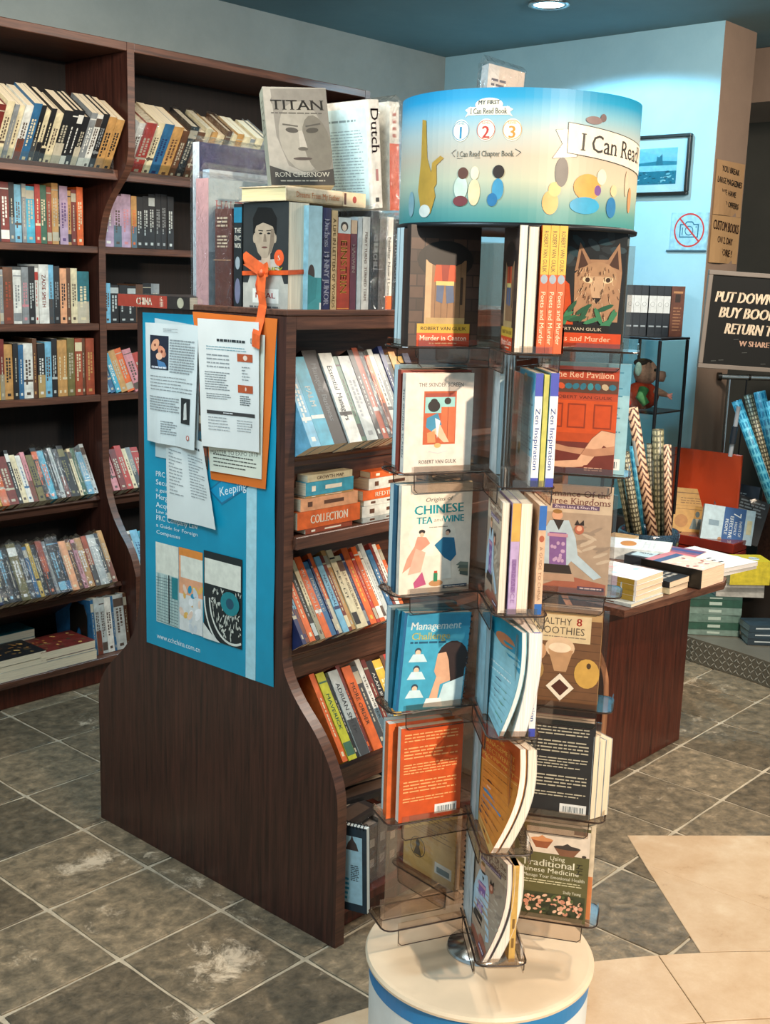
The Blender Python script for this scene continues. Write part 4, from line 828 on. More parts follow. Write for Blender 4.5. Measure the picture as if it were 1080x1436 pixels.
# large ribbon banner
A.poly([(.052, .098), (.092, .102), (.092, .143), (.055, .140), (.067, .120)], IV); A.line([(.052, .098), (.092, .102), (.092, .143), (.055, .140), (.067, .120), (.052, .098)], .0011, INK)
bt = lambda u: .152-.0009*((u-.075)*100)**1.0
for i in range(64): a = .075+i*.004; b = a+.004; A.mb.face([A.fn(u, v, A.w) for u, v in ((a, bt(a)-.045), (b, bt(b)-.045), (b, bt(b)), (a, bt(a)))], '#e3d9c6')
A.w += .0001
A.line([(.075+i*.004, bt(.075+i*.004)) for i in range(65)], .0012, INK); A.line([(.075+i*.004, bt(.075+i*.004)-.045) for i in range(65)], .0012, INK); A.w += .0001; A.line([(.075, bt(.075)), (.075, bt(.075)-.045)], .0012, INK)
A.text('I Can Read!', .182, .1215, .027, '#33302e', -2.5, 'c', .168, serif=True, bold=.012)
# plain colour shapes where the original has figures
A.poly([(-.178, .16), (-.168, .158), (-.162, .10), (-.148, .07), (-.140, .04), (-.150, .014), (-.172, .012), (-.184, .05), (-.178, .10)], '#b48a35'); A.poly([(-.146, .05), (-.138, .06), (-.140, .088), (-.125, .098), (-.132, .102), (-.15, .092), (-.152, .07)], '#b48a35')
for u, v, a, b, c in ((-.165, .018, .014, .010, '#d6d3c8'), (-.205, .03, .01, .02, '#7a98a0'), (-.091, .052, .012, .018, '#b9c9bb'), (-.091, .032, .013, .008, '#6b2f33'), (-.088, .074, .009, .009, '#5a3526'), (-.068, .045, .010, .02, '#d9c49c'), (-.068, .074, .007, .010, '#e0cfae'), (-.03, .05, .009, .016, '#3c87ad'), (-.03, .076, .009, .010, '#2c2420'), (-.038, .034, .008, .010, '#25699a'),
                     (.052, .032, .013, .018, '#d99a55'), (.058, .052, .010, .011, '#dba765'), (.068, .078, .011, .022, '#55504d'), (.115, .058, .026, .020, '#dc9448'), (.112, .030, .028, .013, '#2f93bd'), (.142, .075, .010, .012, '#cfc8b8'), (.135, .054, .007, .008, '#6d4a86'), (.168, .030, .012, .016, '#2a6fa2'), (.172, .056, .008, .009, '#ddb891'), (.21, .07, .006, .02, '#d2b49a'), (.225, .045, .007, .02, '#c08a60'), (.12, .158, .016, .006, '#7d6c6c'), (.138, .163, .006, .006, '#6d5c5c')):
    A.ell(u, v, a, b, c, 0, 20)
A.build('header_print', hd)
# acrylic trays: five arms, six tiers
ARM = dict(A=154.8, B=226.8, C=298.8, D=10.8, E=82.8); TZ = [1.440, 1.227, 1.013, .800, .588, .378]
def rect_r(x0, x1, yw, r=.018):
    return [(x0, -yw)]+[(x1-r+r*math.cos(R_(a)), -yw+r+r*math.sin(R_(a))) for a in (-90, -60, -30, 0)]+[(x1-r+r*math.cos(R_(a)), yw-r+r*math.sin(R_(a))) for a in (0, 30, 60, 90)]+[(x0, yw)]
tray0 = None
XO, YW = .221, .044
for arm, hdg in ARM.items():
    for ti, z in enumerate(TZ):
        M = Rz(hdg) @ T((0, 0, z))
        if tray0 is None:
            m = MB(); m.prism(rect_r(.03, XO, YW), 'z', -.003, 0)
            for sg in (-1, 1): m.box(.055, .195, sg*YW-.001, sg*YW+.001, -.034, .012)
            m.box(XO-.001, XO+.001, -YW+.018, YW-.018, -.006, .012); m.box(.016, .205, -.0012, .0012, 0, .175); tray0 = m.build('book_tray', M_ACRYL, sp, M)
            m = MB(); pr = [(x, y, -.0015) for x, y in rect_r(.03, XO+.0015, YW+.0015)]; m.tube(pr, .0015, 6); 
            for sg in (-1, 1): m.tube([(.055, sg*(YW+.0012), -.003), (.056, sg*(YW+.0012), -.028), (.062, sg*(YW+.0012), -.034), (.188, sg*(YW+.0012), -.034), (.194, sg*(YW+.0012), -.028), (.195, sg*(YW+.0012), -.003)], .0009, 5)
            rim0 = m.build('tray_edge', M_RIM, tray0)
        else:
            t = copy_mesh(tray0, sp, M); copy_mesh(rim0, t)
# ---- cover designs
def cover_canton(A, d, h):
    A.rect(0, 0, d, h, '#2a201d'); rg = random.Random(1)
    for r in range(9):
        for c in range(6): x = (c-.5*(r % 2))*d/5; A.mb.face([A.fn(min(max(u, 0), d), v, A.w) for u, v in ((x+.001, h*.1*r+.001), (x+d/5-.001, h*.1*r+.001), (x+d/5-.001, h*.1*(r+1)-.001), (x+.001, h*.1*(r+1)-.001))], rg.choice(['#3a2b26', '#45332c', '#33261f', '#503b30']))
    A.w += .0002
    A.ell(d*.5, h*.72, d*.40, h*.16, '#171514'); A.rect(d*.22, h*.18, d*.80, h*.72, '#8b6748'); A.rect(d*.22, h*.18, d*.31, h*.72, '#b99873'); 
    for i in range(5): A.rect(d*(.36+i*.09), h*.2, d*(.367+i*.09), h*.7, '#5c4230')
    A.ell(d*.5, h*.76, d*.30, h*.10, '#1c1918'); A.rect(d*.72, h*.35, d*.76, h*.58, '#3f2d22')
    A.poly([(d*.36, h*.68), (d*.64, h*.68), (d*.66, h*.54), (d*.34, h*.54)], '#bb4a24'); A.poly([(d*.44, h*.68), (d*.56, h*.68), (d*.54, h*.54), (d*.46, h*.54)], '#8c2f1d'); A.rect(d*.37, h*.51, d*.63, h*.545, '#c8b26b')
    A.poly([(d*.38, h*.51), (d*.49, h*.51), (d*.47, h*.36), (d*.38, h*.38)], '#4c5b78'); A.poly([(d*.51, h*.51), (d*.62, h*.51), (d*.64, h*.37), (d*.53, h*.36)], '#4c5b78'); A.rect(d*.24, h*.18, d*.80, h*.24, '#a98c5e')
    A.rect(d*.12, h*.11, d*.88, h*.19, '#c29a34'); A.text('ROBERT VAN GULIK', d*.5, h*.15, h*.03, '#3a2a18', 0, 'c', d*.66, bold=.03); A.rect(d*.12, 0, d*.88, h*.112, '#c9451d'); A.text('Murder in Canton', d*.5, h*.07, h*.045, '#f0e0c8', 0, 'c', d*.68, serif=True); A.lines(d*.3, h*.015, d*.7, h*.035, 1, '#e8c8a8', .5, 2)
def cover_poets(A, d, h):
    A.rect(0, 0, d, h, '#1d2226'); rg = random.Random(4)
    for _ in range(14): A.ell(rg.uniform(.1, .9)*d, rg.uniform(.7, .97)*h, .006, .014, rg.choice(['#26404a', '#2c3338', '#34444c']), rg.uniform(0, 180), 8)
    A.poly([(0, h*.2), (d*.38, h*.2), (d*.30, h*.55), (d*.18, h*.62), (0, h*.4)], '#c84d22'); A.poly([(d*.06, h*.2), (d*.14, h*.2), (d*.2, h*.55)], '#8f3216'); A.poly([(d*.0, h*.3), (d*.1, h*.38), (d*.05, h*.56), (0, h*.55)], '#cfa185')
    fx = d*.66; A.poly([(fx-d*.28, h*.24), (fx+d*.28, h*.24), (fx+d*.30, h*.66), (fx+d*.12, h*.76), (fx-d*.12, h*.76), (fx-d*.30, h*.64)], '#a98466')
    for sg in (-1, 1):
        A.poly([(fx+sg*d*.08, h*.72), (fx+sg*d*.30, h*.66), (fx+sg*d*.25, h*.90)], '#a07c60'); A.poly([(fx+sg*d*.13, h*.71), (fx+sg*d*.26, h*.68), (fx+sg*d*.23, h*.84)], '#4a332a')
    A.ell(fx, h*.60, d*.25, h*.14, '#b08c6c'); A.poly([(fx-d*.12, h*.62), (fx+d*.12, h*.62), (fx+d*.05, h*.40), (fx-d*.05, h*.40)], '#c3a383'); A.poly([(fx-d*.06, h*.44), (fx+d*.06, h*.44), (fx, h*.39)], '#2c211d')
    for sg in (-1, 1): A.ell(fx+sg*d*.13, h*.59, d*.065, h*.026, '#e0cba6', sg*12); A.ell(fx+sg*d*.13, h*.59, d*.03, h*.02, '#3a2a22')
    for _ in range(90): a = rg.uniform(-.27, .27)*d; v = rg.uniform(.28, .7)*h; A.line([(fx+a, v), (fx+a*1.08, v-.006)], .0009, rg.choice(['#6b4c3b', '#d8bd9c', '#59402f']))
    for _ in range(16): x = rg.uniform(.05, 1)*d; y = rg.uniform(.2, .36)*h; a = rg.uniform(10, 120); A.ell(min(max(x, .018), d-.018), y, .016, .004, rg.choice(['#2f6b4c', '#3b7f5c', '#285a43']), a, 8)
    A.rect(0, h*.14, d*.84, h*.21, '#1b1918'); A.text('ROBERT VAN GULIK', d*.42, h*.175, h*.026, '#cfc4ae', 0, 'c', d*.66); A.rect(0, 0, d, h*.142, '#c9491f'); A.text('Poets and Murder', d*.47, h*.095, h*.045, '#e9c9a8', 0, 'c', d*.80, serif=True); A.rect(0, 0, d, h*.02, '#54473c')
def cover_screen(A, d, h):
    A.rect(0, 0, d, h, '#d9cfc4'); A.text('THE SKINDER SCREEN', d*.52, h*.885, h*.042, '#3b332f', 0, 'c', d*.66); A.rect(d*.27, h*.28, d*.75, h*.82, '#b5542f'); A.rect(d*.29, h*.60, d*.73, h*.78, '#8dc0bd'); A.rect(d*.29, h*.76, d*.73, h*.80, '#9a4232')
    A.rect(d*.53, h*.30, d*.74, h*.66, '#c2643c'); A.line([(d*.63, h*.3), (d*.63, h*.66)], .001, '#8c3a20'); A.ell(d*.42, h*.67, d*.09, h*.06, '#211b1b'); A.ell(d*.42, h*.72, d*.05, h*.025, '#211b1b'); A.poly([(d*.32, h*.55), (d*.48, h*.60), (d*.54, h*.48), (d*.42, h*.40), (d*.31, h*.46)], '#3b84a5')
    A.poly([(d*.40, h*.42), (d*.58, h*.30), (d*.66, h*.30), (d*.52, h*.48)], '#d9b396'); A.poly([(d*.44, h*.55), (d*.48, h*.34), (d*.52, h*.52)], '#cfd9da'); A.ell(d*.62, h*.72, d*.05, h*.035, '#2c2422'); A.poly([(d*.34, h*.30), (d*.46, h*.30), (d*.44, h*.42), (d*.33, h*.4)], '#d08a5a')
    A.ell(d*.49, h*.27, d*.05, h*.025, '#cfa86a'); A.line([(d*.36, h*.21), (d*.5, h*.19), (d*.64, h*.21)], .0007, '#bdb2c0'); A.text('ROBERT VAN GULIK', d*.5, h*.105, h*.04, '#3b332f', 0, 'c', d*.56)
def cover_tea(A, d, h):
    A.rect(0, 0, d, h, '#ddd3c4'); A.ell(d*.45, h*.52, d*.34, h*.18, '#e3dccd'); A.text('Origins of', d*.52, h*.865, h*.040, '#7a7a70', 2, 'c', d*.38, shear=.25, bold=.03); A.text('CHINESE', d*.53, h*.775, h*.085, '#1295a0', 1.5, 'c', d*.70, bold=.05); A.text('TEA', d*.33, h*.675, h*.065, '#1295a0', 1, 'c', d*.22, bold=.05); A.text('and', d*.52, h*.675, h*.035, '#8a8376', 1, 'c', d*.13, shear=.3); A.text('WINE', d*.74, h*.68, h*.065, '#1295a0', 1, 'c', d*.30, bold=.05); A.lines(d*.4, h*.60, d*.66, h*.615, 1, '#8a8376', .5, 2)
    A.ell(d*.30, h*.57, d*.045, h*.022, '#2a2322'); A.ell(d*.30, h*.545, d*.03, h*.02, '#ddb297'); A.poly([(d*.24, h*.53), (d*.36, h*.52), (d*.42, h*.46), (d*.30, h*.40), (d*.20, h*.28), (d*.04, h*.20), (d*.10, h*.33), (d*.20, h*.44)], '#d08f79'); A.poly([(d*.22, h*.42), (d*.36, h*.38), (d*.30, h*.20), (d*.12, h*.18)], '#d9a894')
    A.ell(d*.67, h*.56, d*.035, h*.022, '#26211f'); A.ell(d*.66, h*.545, d*.028, h*.02, '#ddb297'); A.poly([(d*.60, h*.51), (d*.76, h*.50), (d*.80, h*.34), (d*.70, h*.26), (d*.60, h*.34), (d*.48, h*.44)], '#16658c'); A.poly([(d*.60, h*.33), (d*.72, h*.28), (d*.74, h*.12), (d*.60, h*.12)], '#dfdbd0')
    for i, c in enumerate(('#6f7a6e', '#57645c', '#7d7a66', '#495650')): A.poly([(d*(.80+.02*i), h*(.24-.03*i)), (d*.98, h*(.22-.03*i)), (d*.98, h*(.26-.03*i)), (d*(.86), h*(.27-.03*i))], c)
    A.poly([(d*.20, h*.10), (d*.32, h*.20), (d*.38, h*.08), (d*.22, h*.05)], '#b24f78'); A.ell(d*.52, h*.085, d*.10, h*.03, '#b58458'); A.rect(d*.485, h*.10, d*.54, h*.18, '#2b7a55'); A.rect(d*.49, h*.18, d*.535, h*.2, '#b5452f'); A.rect(d*.62, h*.03, d*.97, h*.06, '#23405a'); A.lines(d*.65, h*.037, d*.94, h*.053, 1, '#d4dde0', .6, 3)
def cover_mgmt(A, d, h):
    A.rect(0, 0, d, h, '#3f9dbd'); A.rect(0, 0, d*.04, h, '#1c5a86'); A.rect(d*.05, h*.86, d, h*.985, '#2b86ab'); A.text('Management', d*.48, h*.87, h*.08, '#dfeaec', 1, 'c', d*.76, shear=.1, bold=.02); A.text('Challenge', d*.42, h*.765, h*.075, '#c9c46c', 1, 'c', d*.58, bold=.02); A.lines(d*.12, h*.68, d*.66, h*.715, 1, '#17506e', .6, 2)
    for y in (.56, .38, .19): A.ell(d*.25, h*(y+.05), d*.05, h*.035, '#2f4455'); A.ell(d*.25, h*(y+.035), d*.04, h*.028, '#d9b9a0'); A.poly([(d*.12, h*(y-.06)), (d*.40, h*(y-.06)), (d*.33, h*(y+.02)), (d*.18, h*(y+.02))], '#c3dde4')
    A.ell(d*.78, h*.52, d*.24, h*.19, '#2c1b17'); A.poly([(d*.55, h*.58), (d*.70, h*.60), (d*.78, h*.30), (d*.62, h*.26), (d*.52, h*.40)], '#cf9f80'); A.poly([(d*.66, h*.62), (d*.98, h*.6), (d*.98, h*.3), (d*.78, h*.28), (d*.76, h*.45)], '#2c1b17')
    A.poly([(d*.46, h*.06), (d*.56, h*.34), (d*.64, h*.34), (d*.60, h*.06)], '#d3a587'); A.poly([(d*.60, h*.03), (d*.68, h*.26), (d*.98, h*.34), (d*.98, h*.03)], '#bfd8df'); A.poly([(d*.40, h*.03), (d*.44, h*.12), (d*.66, h*.12), (d*.7, h*.03)], '#dfe7e6')
def back_text(bg, ink, seed, bar=True, top=None, bandc=None):
    def f(A, d, h):
        A.rect(0, 0, d, h, bg)
        if top: A.rect(0, h*.72, d, h, top)
        for k, (a, b) in enumerate(((.84, .94), (.66, .80), (.50, .62), (.30, .44), (.20, .26))): A.lines(d*.06, h*a, d*.92, h*b, max(2, int((b-a)*34)), ink, .38, seed+k, .4)
        if bar:
            A.rect(d*.58, h*.04, d*.94, h*.14, '#d8dde0'); rg = random.Random(seed); x = d*.62
            while x < d*.90: w = rg.uniform(.0006, .002); A.mb.face([A.fn(u, v, A.w) for u, v in ((x, h*.055), (x+w, h*.055), (x+w, h*.115), (x, h*.115))], '#26424f'); x += w+rg.uniform(.0008, .0022)
            A.w += .0002
    return f
def back_zen(A, d, h):
    back_text('#8dc3d6', '#4a7a90', 8, False)(A, d, h); A.poly([(d*.02, h*.99), (d*.98, h*.99), (d*.98, h*.86), (d*.6, h*.70), (d*.02, h*.82)], '#3d9cc4'); A.ell(d*.4, h*.93, d*.12, h*.04, '#a99d7a'); A.rect(0, 0, d, h*.26, '#d5dadb'); A.rect(d*.02, h*.2, d*.3, h*.36, '#b6d2da'); A.ell(d*.18, h*.27, d*.07, h*.06, '#6d7546'); A.ell(d*.22, h*.30, d*.04, h*.03, '#a89a4c')
    A.rect(d*.62, h*.08, d*.86, h*.18, '#eef0ee')
    for i in range(9): A.rect(d*(.645+i*.022), h*.09, d*(.655+i*.022), h*.16, '#22303a')
    A.lines(d*.6, h*.20, d*.9, h*.25, 3, '#8d989b', .5, 4)
def sp_zen(A, t, h): A.rect(0, 0, t, h, '#d9dcdb'); A.rect(0, h*.80, t, h, '#3c46a0'); A.rect(0, 0, t, h*.08, '#3c46a0'); A.text('Zen Inspiration', t*.5, h*.42, t*.6, '#2f4fa0', -90, 'c', h*.55, bold=.02)
def cover_pav(A, d, h):
    A.rect(0, 0, d, h, '#a84024'); A.text('The Red Pavilion', d*.54, h*.93, h*.06, '#e3bfa0', 0, 'c', d*.80, serif=True); A.rect(d*.02, h*.76, d, h*.88, '#5a3a2c'); rg = random.Random(7)
    for i in range(10): A.ell(d*(.07+i*.095), h*.82, d*.04, h*.035, rg.choice(['#2f6e84', '#b8a688', '#3a8a96', '#c8532c']), 30*i, 8)
    A.rect(0, h*.69, d, h*.75, '#b0472a'); A.text('ROBERT VAN GULIK', d*.55, h*.72, h*.03, '#4a1c10', 0, 'c', d*.76); A.rect(0, h*.38, d, h*.69, '#c9501f')
    for x in (.06, .36, .70): A.rect(d*x, h*.43, d*(x+.24), h*.66, '#8f3517'); A.rect(d*(x+.02), h*.445, d*(x+.22), h*.645, '#c24b1e')
    A.rect(0, h*.30, d, h*.385, '#b5491f'); A.rect(0, 0, d, h*.30, '#6d2f26'); S_ = '#d9ab8c'; D_ = '#b9876a'
    A.poly([(d, h*.40), (d*.82, h*.42), (d*.70, h*.34), (d*.52, h*.13), (d*.58, h*.08), (d*.66, h*.09), (d*.86, h*.28), (d, h*.22)], S_); A.poly([(d*.70, h*.16), (d*.50, h*.13), (d*.12, h*.10), (d*.10, h*.07), (d*.34, h*.05), (d*.60, h*.07)], S_)
    A.poly([(d, h*.28), (d*.74, h*.24), (d*.40, h*.25), (d*.12, h*.29), (d*.06, h*.27), (d*.10, h*.23), (d*.40, h*.20), (d*.72, h*.17), (d, h*.20)], D_); A.line([(d, h*.40), (d*.82, h*.42), (d*.70, h*.34), (d*.52, h*.13)], .0008, '#7a4a35'); A.lines(d*.62, h*.03, d*.86, h*.07, 2, '#cfa58d', .5, 3)
def cover_romance(A, d, h):
    A.rect(0, 0, d, h, '#a3917f'); A.rect(0, h*.75, d, h, '#bfae98'); rg = random.Random(3)
    for i in range(14): A.ell(d*rg.uniform(.5, .95), h*rg.uniform(.3, .62), .014, .003, rg.choice(['#b8aa98', '#8f8072']), rg.uniform(-30, 30), 10)
    A.text('Romance Of the', d*.54, h*.93, h*.062, '#6a3a35', 0, 'c', d*.86, serif=True); A.text('Three Kingdoms', d*.55, h*.86, h*.062, '#6a3a35', 0, 'c', d*.86, serif=True); A.rect(d*.24, h*.785, d*.84, h*.825, '#5b4764'); A.text('Zhuge Liang & Khun Phu', d*.54, h*.805, h*.024, '#e3d7df', 0, 'c', d*.54)
    A.poly([(d*.03, h*.02), (d*.5, h*.16), (d*.98, h*.10), (d*.98, 0), (0, 0)], '#9a5d4a'); A.ell(d*.31, h*.72, d*.07, h*.045, '#cf9f82'); A.ell(d*.31, h*.755, d*.06, h*.02, '#8f6a3a'); A.poly([(d*.22, h*.67), (d*.46, h*.68), (d*.56, h*.52), (d*.60, h*.36), (d*.92, h*.17), (d*.82, h*.14), (d*.52, h*.30), (d*.44, h*.22), (d*.14, h*.22), (d*.02, h*.20), (d*.05, h*.42)], '#a9c0cf')
    A.poly([(d*.26, h*.68), (d*.40, h*.68), (d*.34, h*.58)], '#2f2a2a'); A.poly([(d*.22, h*.56), (d*.44, h*.56), (d*.46, h*.26), (d*.24, h*.26)], '#7a5a96'); 
    for _ in range(16): A.ell(d*rg.uniform(.25, .43), h*rg.uniform(.29, .46), .003, .0035, '#b59ac0', 0, 7)
    A.rect(d*.20, h*.52, d*.46, h*.55, '#b78aa0'); A.poly([(d*.18, h*.26), (d*.50, h*.26), (d*.54, h*.18), (d*.14, h*.18)], '#2e2826'); A.poly([(d*.10, h*.16), (d*.56, h*.18), (d*.58, h*.11), (d*.08, h*.10)], '#a98d78'); A.ell(d*.60, h*.60, d*.06, h*.045, '#a5604a'); A.ell(d*.60, h*.61, d*.035, h*.025, '#d2a288'); A.poly([(d*.54, h*.64), (d*.57, h*.69), (d*.60, h*.65), (d*.65, h*.69), (d*.66, h*.64)], '#2c2422'); A.rect(d*.62, h*.035, d*.96, h*.07, '#4f3b52'); A.lines(d*.65, h*.042, d*.93, h*.063, 1, '#ddd0d8', .6, 3)
def cover_smooth(A, d, h):
    A.rect(0, 0, d, h, '#6b4a30')
    for i in range(12): A.rect(0, h*i/12, d, h*i/12+.0012, '#553a26')
    A.rect(0, h*.89, d, h, '#a98a5f'); A.rect(d*.02, h*.66, d*.86, h*.93, '#cbb894'); A.text('HEALTHY', d*.34, h*.865, h*.07, '#4a4238', 0, 'c', d*.52); A.text('8', d*.70, h*.87, h*.08, '#a8342a', bold=.03); A.text('SMOOTHIES', d*.42, h*.775, h*.075, '#4a4238', 0, 'c', d*.72); A.lines(d*.1, h*.70, d*.8, h*.72, 1, '#7a6f5f', .5, 3)
    A.ell(d*.14, h*.55, d*.14, h*.10, '#b98d68'); A.ell(d*.46, h*.60, d*.20, h*.11, '#cdb193'); A.poly([(d*.30, h*.58), (d*.64, h*.58), (d*.56, h*.36), (d*.40, h*.36)], '#b08a66'); A.ell(d*.46, h*.60, d*.15, h*.05, '#dfcbb2'); A.ell(d*.84, h*.36, d*.17, h*.15, '#c29a4c'); A.ell(d*.86, h*.44, d*.03, h*.03, '#4a3620'); A.ell(d*.12, h*.36, d*.14, h*.12, '#9a7a48')
    for a in range(5): A.ell(d*(.07+.05*(a % 3)), h*(.33+.06*(a//2)), d*.035, h*.025, '#d9c79a')
    A.poly([(d*.30, h*.20), (d*.48, h*.34), (d*.68, h*.20), (d*.50, h*.06)], '#dfd6c6'); A.poly([(d*.37, h*.20), (d*.48, h*.28), (d*.61, h*.20), (d*.50, h*.11)], '#4a241a')
def cover_tcm(A, d, h):
    A.rect(0, 0, d, h, '#5c5a38'); A.rect(d*.15, h*.70, d, h*.97, '#d9cdbf')
    for x, y, s_, c, c2 in ((.36, .84, .15, '#8f5336', '#c98a5c'), (.70, .78, .18, '#7c5540', '#3a3432')): A.poly([(d*(x-s_), h*y), (d*(x+s_), h*y), (d*(x+s_*.5), h*(y-.09)), (d*(x-s_*.5), h*(y-.09))], c); A.ell(d*x, h*y, d*s_, h*.022, c2); A.poly([(d*(x-s_*.6), h*y), (d*(x+s_*.6), h*y), (d*x, h*(y+.045))], c2)
    A.rect(d*.78, h*.93, d*.95, h*.97, '#7c5540'); A.ell(d*.93, h*.71, d*.03, h*.015, '#3a3432')
    A.text('Using', d*.58, h*.655, h*.045, '#dfe0cf', 0, 'c', d*.20); A.text('Traditional', d*.46, h*.595, h*.075, '#e5e6d6', 0, 'c', d*.72, bold=.02); A.text('Chinese Medicine', d*.46, h*.52, h*.055, '#dfe0cf', 0, 'c', d*.84); A.text('To Manage Your Emotional Health', d*.5, h*.455, h*.036, '#dfe0cf', 0, 'c', d*.92, bold=.02); A.lines(d*.1, h*.37, d*.94, h*.42, 2, '#c9c7a8', .4, 4); A.text('Shelly Young', d*.8, h*.31, h*.032, '#dfe0cf', 0, 'c', d*.24)
    for (cx, cy) in ((.88, .60), (.88, .54)): A.line([(d*(cx-.04), h*(cy+.02)), (d*(cx+.04), h*(cy+.02))], .0015, '#1f1f18'); A.line([(d*cx, h*(cy+.02)), (d*(cx-.02), h*(cy-.018))], .0015, '#1f1f18'); A.line([(d*(cx-.045), h*(cy-.018)), (d*(cx+.045), h*(cy-.018))], .0015, '#1f1f18')
    rg = random.Random(6); A.rect(d*.14, h*.05, d*.98, h*.28, '#39402a')
    for _ in range(90): A.ell(d*rg.uniform(.18, .95), h*rg.uniform(.07, .26), rg.uniform(.002, .006), rg.uniform(.002, .005), rg.choice(['#d9a58c', '#e3bda4', '#c98a72', '#4f5e38', '#2a3020']), rg.uniform(0, 90), 7)
    A.rect(0, h*.06, d*.12, h*.28, '#d9c7a0'); A.ell(d*.06, h*.21, d*.04, h*.035, '#332b26'); A.rect(d*.01, h*.07, d*.11, h*.14, '#d98a35')
def cover_eff(A, d, h):
    A.rect(0, 0, d, h, '#c07a2e'); A.rect(0, h*.60, d, h, '#b4521f'); A.rect(0, 0, d, h*.08, '#c9a05a')
    for i, t in enumerate(('Get The', 'MANAGEMENT', 'EFFECTIVENESS', 'PRODUCTIVITY')): A.text(t, d*.46, h*(.93-.075*i), h*.05, '#d9a850', 0, 'c', d*(.3 if i == 0 else .84), bold=.02)
    A.rect(d*.02, h*.64, d*.98, h*.645, '#e0b070'); A.lines(d*.1, h*.12, d*.9, h*.6, 13, '#7d4a1c', .25, 3, .5)
    A.ell(d*.30, h*.45, d*.09, h*.04, '#2a1f1c'); A.ell(d*.30, h*.43, d*.07, h*.035, '#d9ae90'); A.poly([(d*.16, h*.40), (d*.44, h*.40), (d*.48, h*.24), (d*.14, h*.24)], '#257fae'); A.poly([(d*.42, h*.36), (d*.80, h*.30), (d*.78, h*.26), (d*.4, h*.28)], '#257fae'); A.poly([(d*.20, h*.25), (d*.42, h*.25), (d*.52, h*.03), (d*.42, h*.03), (d*.30, h*.2), (d*.14, h*.1), (d*.06, h*.12)], '#2a2c38')
def cover_blue_green(A, d, h):
    A.rect(0, 0, d, h, '#8ec3cf'); A.poly([(0, h), (d, h), (d, h*.6), (0, h*.85)], '#1d8fb0'); A.ell(d*.5, h*.82, d*.3, h*.06, '#c87a4a'); A.ell(d*.4, h*.35, d*.12, h*.14, '#2a4f6a'); A.ell(d*.65, h*.28, d*.12, h*.12, '#2f7a55'); A.lines(d*.1, h*.45, d*.8, h*.56, 3, '#e3ecea', .5, 2); A.rect(d*.5, h*.08, d*.9, h*.16, '#3a8a4a')
def yellow_back(A, d, h):
    back_text('#c9a763', '#7d6236', 5, True)(A, d, h); A.rect(0, 0, d, h*.45, '#cfae6a'); A.ring(d*.28, h*.30, .022, .002, '#3a3020'); A.ell(d*.28, h*.30, .017, .020, '#b58f3c'); A.ell(d*.28, h*.35, .006, .008, '#3a3020'); A.poly([(d*.2, h*.2), (d*.36, h*.2), (d*.31, h*.31), (d*.25, h*.31)], '#3a3020'); A.rect(d*.62, h*.10, d*.94, h*.24, '#d5dcdc'); A.rect(d*.66, h*.12, d*.9, h*.19, '#4f6a74')
def onarm(arm, tier, side, r, y0, label, t, d, h, cov, front=None, back=None, spine=None, lean=0, yaw=0, **k):
    """side 'L': cover faces the arm's left; spine at radius r (outer). side 'R': spine at radius r (inner)"""
    z = TZ[tier-1]+.0008; r -= .014 if arm == 'C' else 0; s = 1 if side == 'L' else -1
    M = T((AX, AY, z)) @ Rz(ARM[arm]) @ T((r, s*y0, 0)) @ Rz(90*s+yaw) @ Rx(lean)
    return book(label, M, t, d, h, cov, front, back, spine, group='paperbacks on the rotating stand', name='paperback', **k)
WC = '#ded6c8'; PB_ = '#9fb4bb'
# tier 1
onarm('A', 1, 'L', .212, .022, 'paperback titled Murder in Canton facing front in the stand\'s top left pocket', .016, .128, .196, '#2a201d', cover_canton, None, None, pages=WC)
onarm('A', 1, 'L', .210, .004, 'dark paperback directly behind the left Murder in Canton copy', .017, .125, .190, '#3a2a24', pages=WC)
onarm('A', 1, 'R', .082, .004, 'pale-edged paperbacks facing away in the top left pocket, inner one', .018, .124, .193, '#6b7f86', pages='#b9c6c8'); onarm('A', 1, 'R', .080, .023, 'pale-edged paperback facing away in the top left pocket, outer one', .016, .124, .193, '#8ba3ab', pages='#b9c6c8')
onarm('B', 1, 'R', .085, .019, 'second Murder in Canton paperback, side-on in the stand\'s top middle pocket', .014, .126, .196, '#2a201d', cover_canton, pages=WC); onarm('B', 1, 'R', .088, .003, 'cream-edged paperback between the side-on cover and three orange spines', .0155, .126, .194, '#8a7f70', pages='#e3d6c0')
def sp_gulik(A, t, h): A.rect(0, h*.62, t, h, '#c9a035'); A.rect(0, 0, t, h*.55, '#c9511f'); A.ell(t*.5, h*.585, t*.42, h*.035, '#8f9aa5'); A.text('ROBERT VAN GULIK', t*.5, h*.80, t*.5, '#3a2a18', -90, 'c', h*.32); A.text('Poets and Murder', t*.5, h*.28, t*.55, '#e9c9a8', -90, 'c', h*.42)
for i, w in enumerate(('inner', 'middle', 'outer')): onarm('B', 1, 'L', .214, .002+i*.0135, f'{w} one of three orange and yellow spines, top middle pocket of the stand', .013, .125, .196, '#c9511f', cover_poets if i == 2 else None, None, sp_gulik, pages=WC)
onarm('C', 1, 'R', .076, .024, 'wolf-faced paperback titled Poets and Murder, top right pocket of the stand', .015, .130, .197, '#1d2226', cover_poets, pages=WC); onarm('C', 1, 'R', .08, .006, 'paperback behind the wolf-faced one, top right pocket', .015, .124, .19, '#3a3230', pages='#b9b2a6')
onarm('C', 1, 'L', .208, .004, 'paperback facing away in the top right pocket', .016, .124, .192, '#56646a', pages='#b5bfc0')
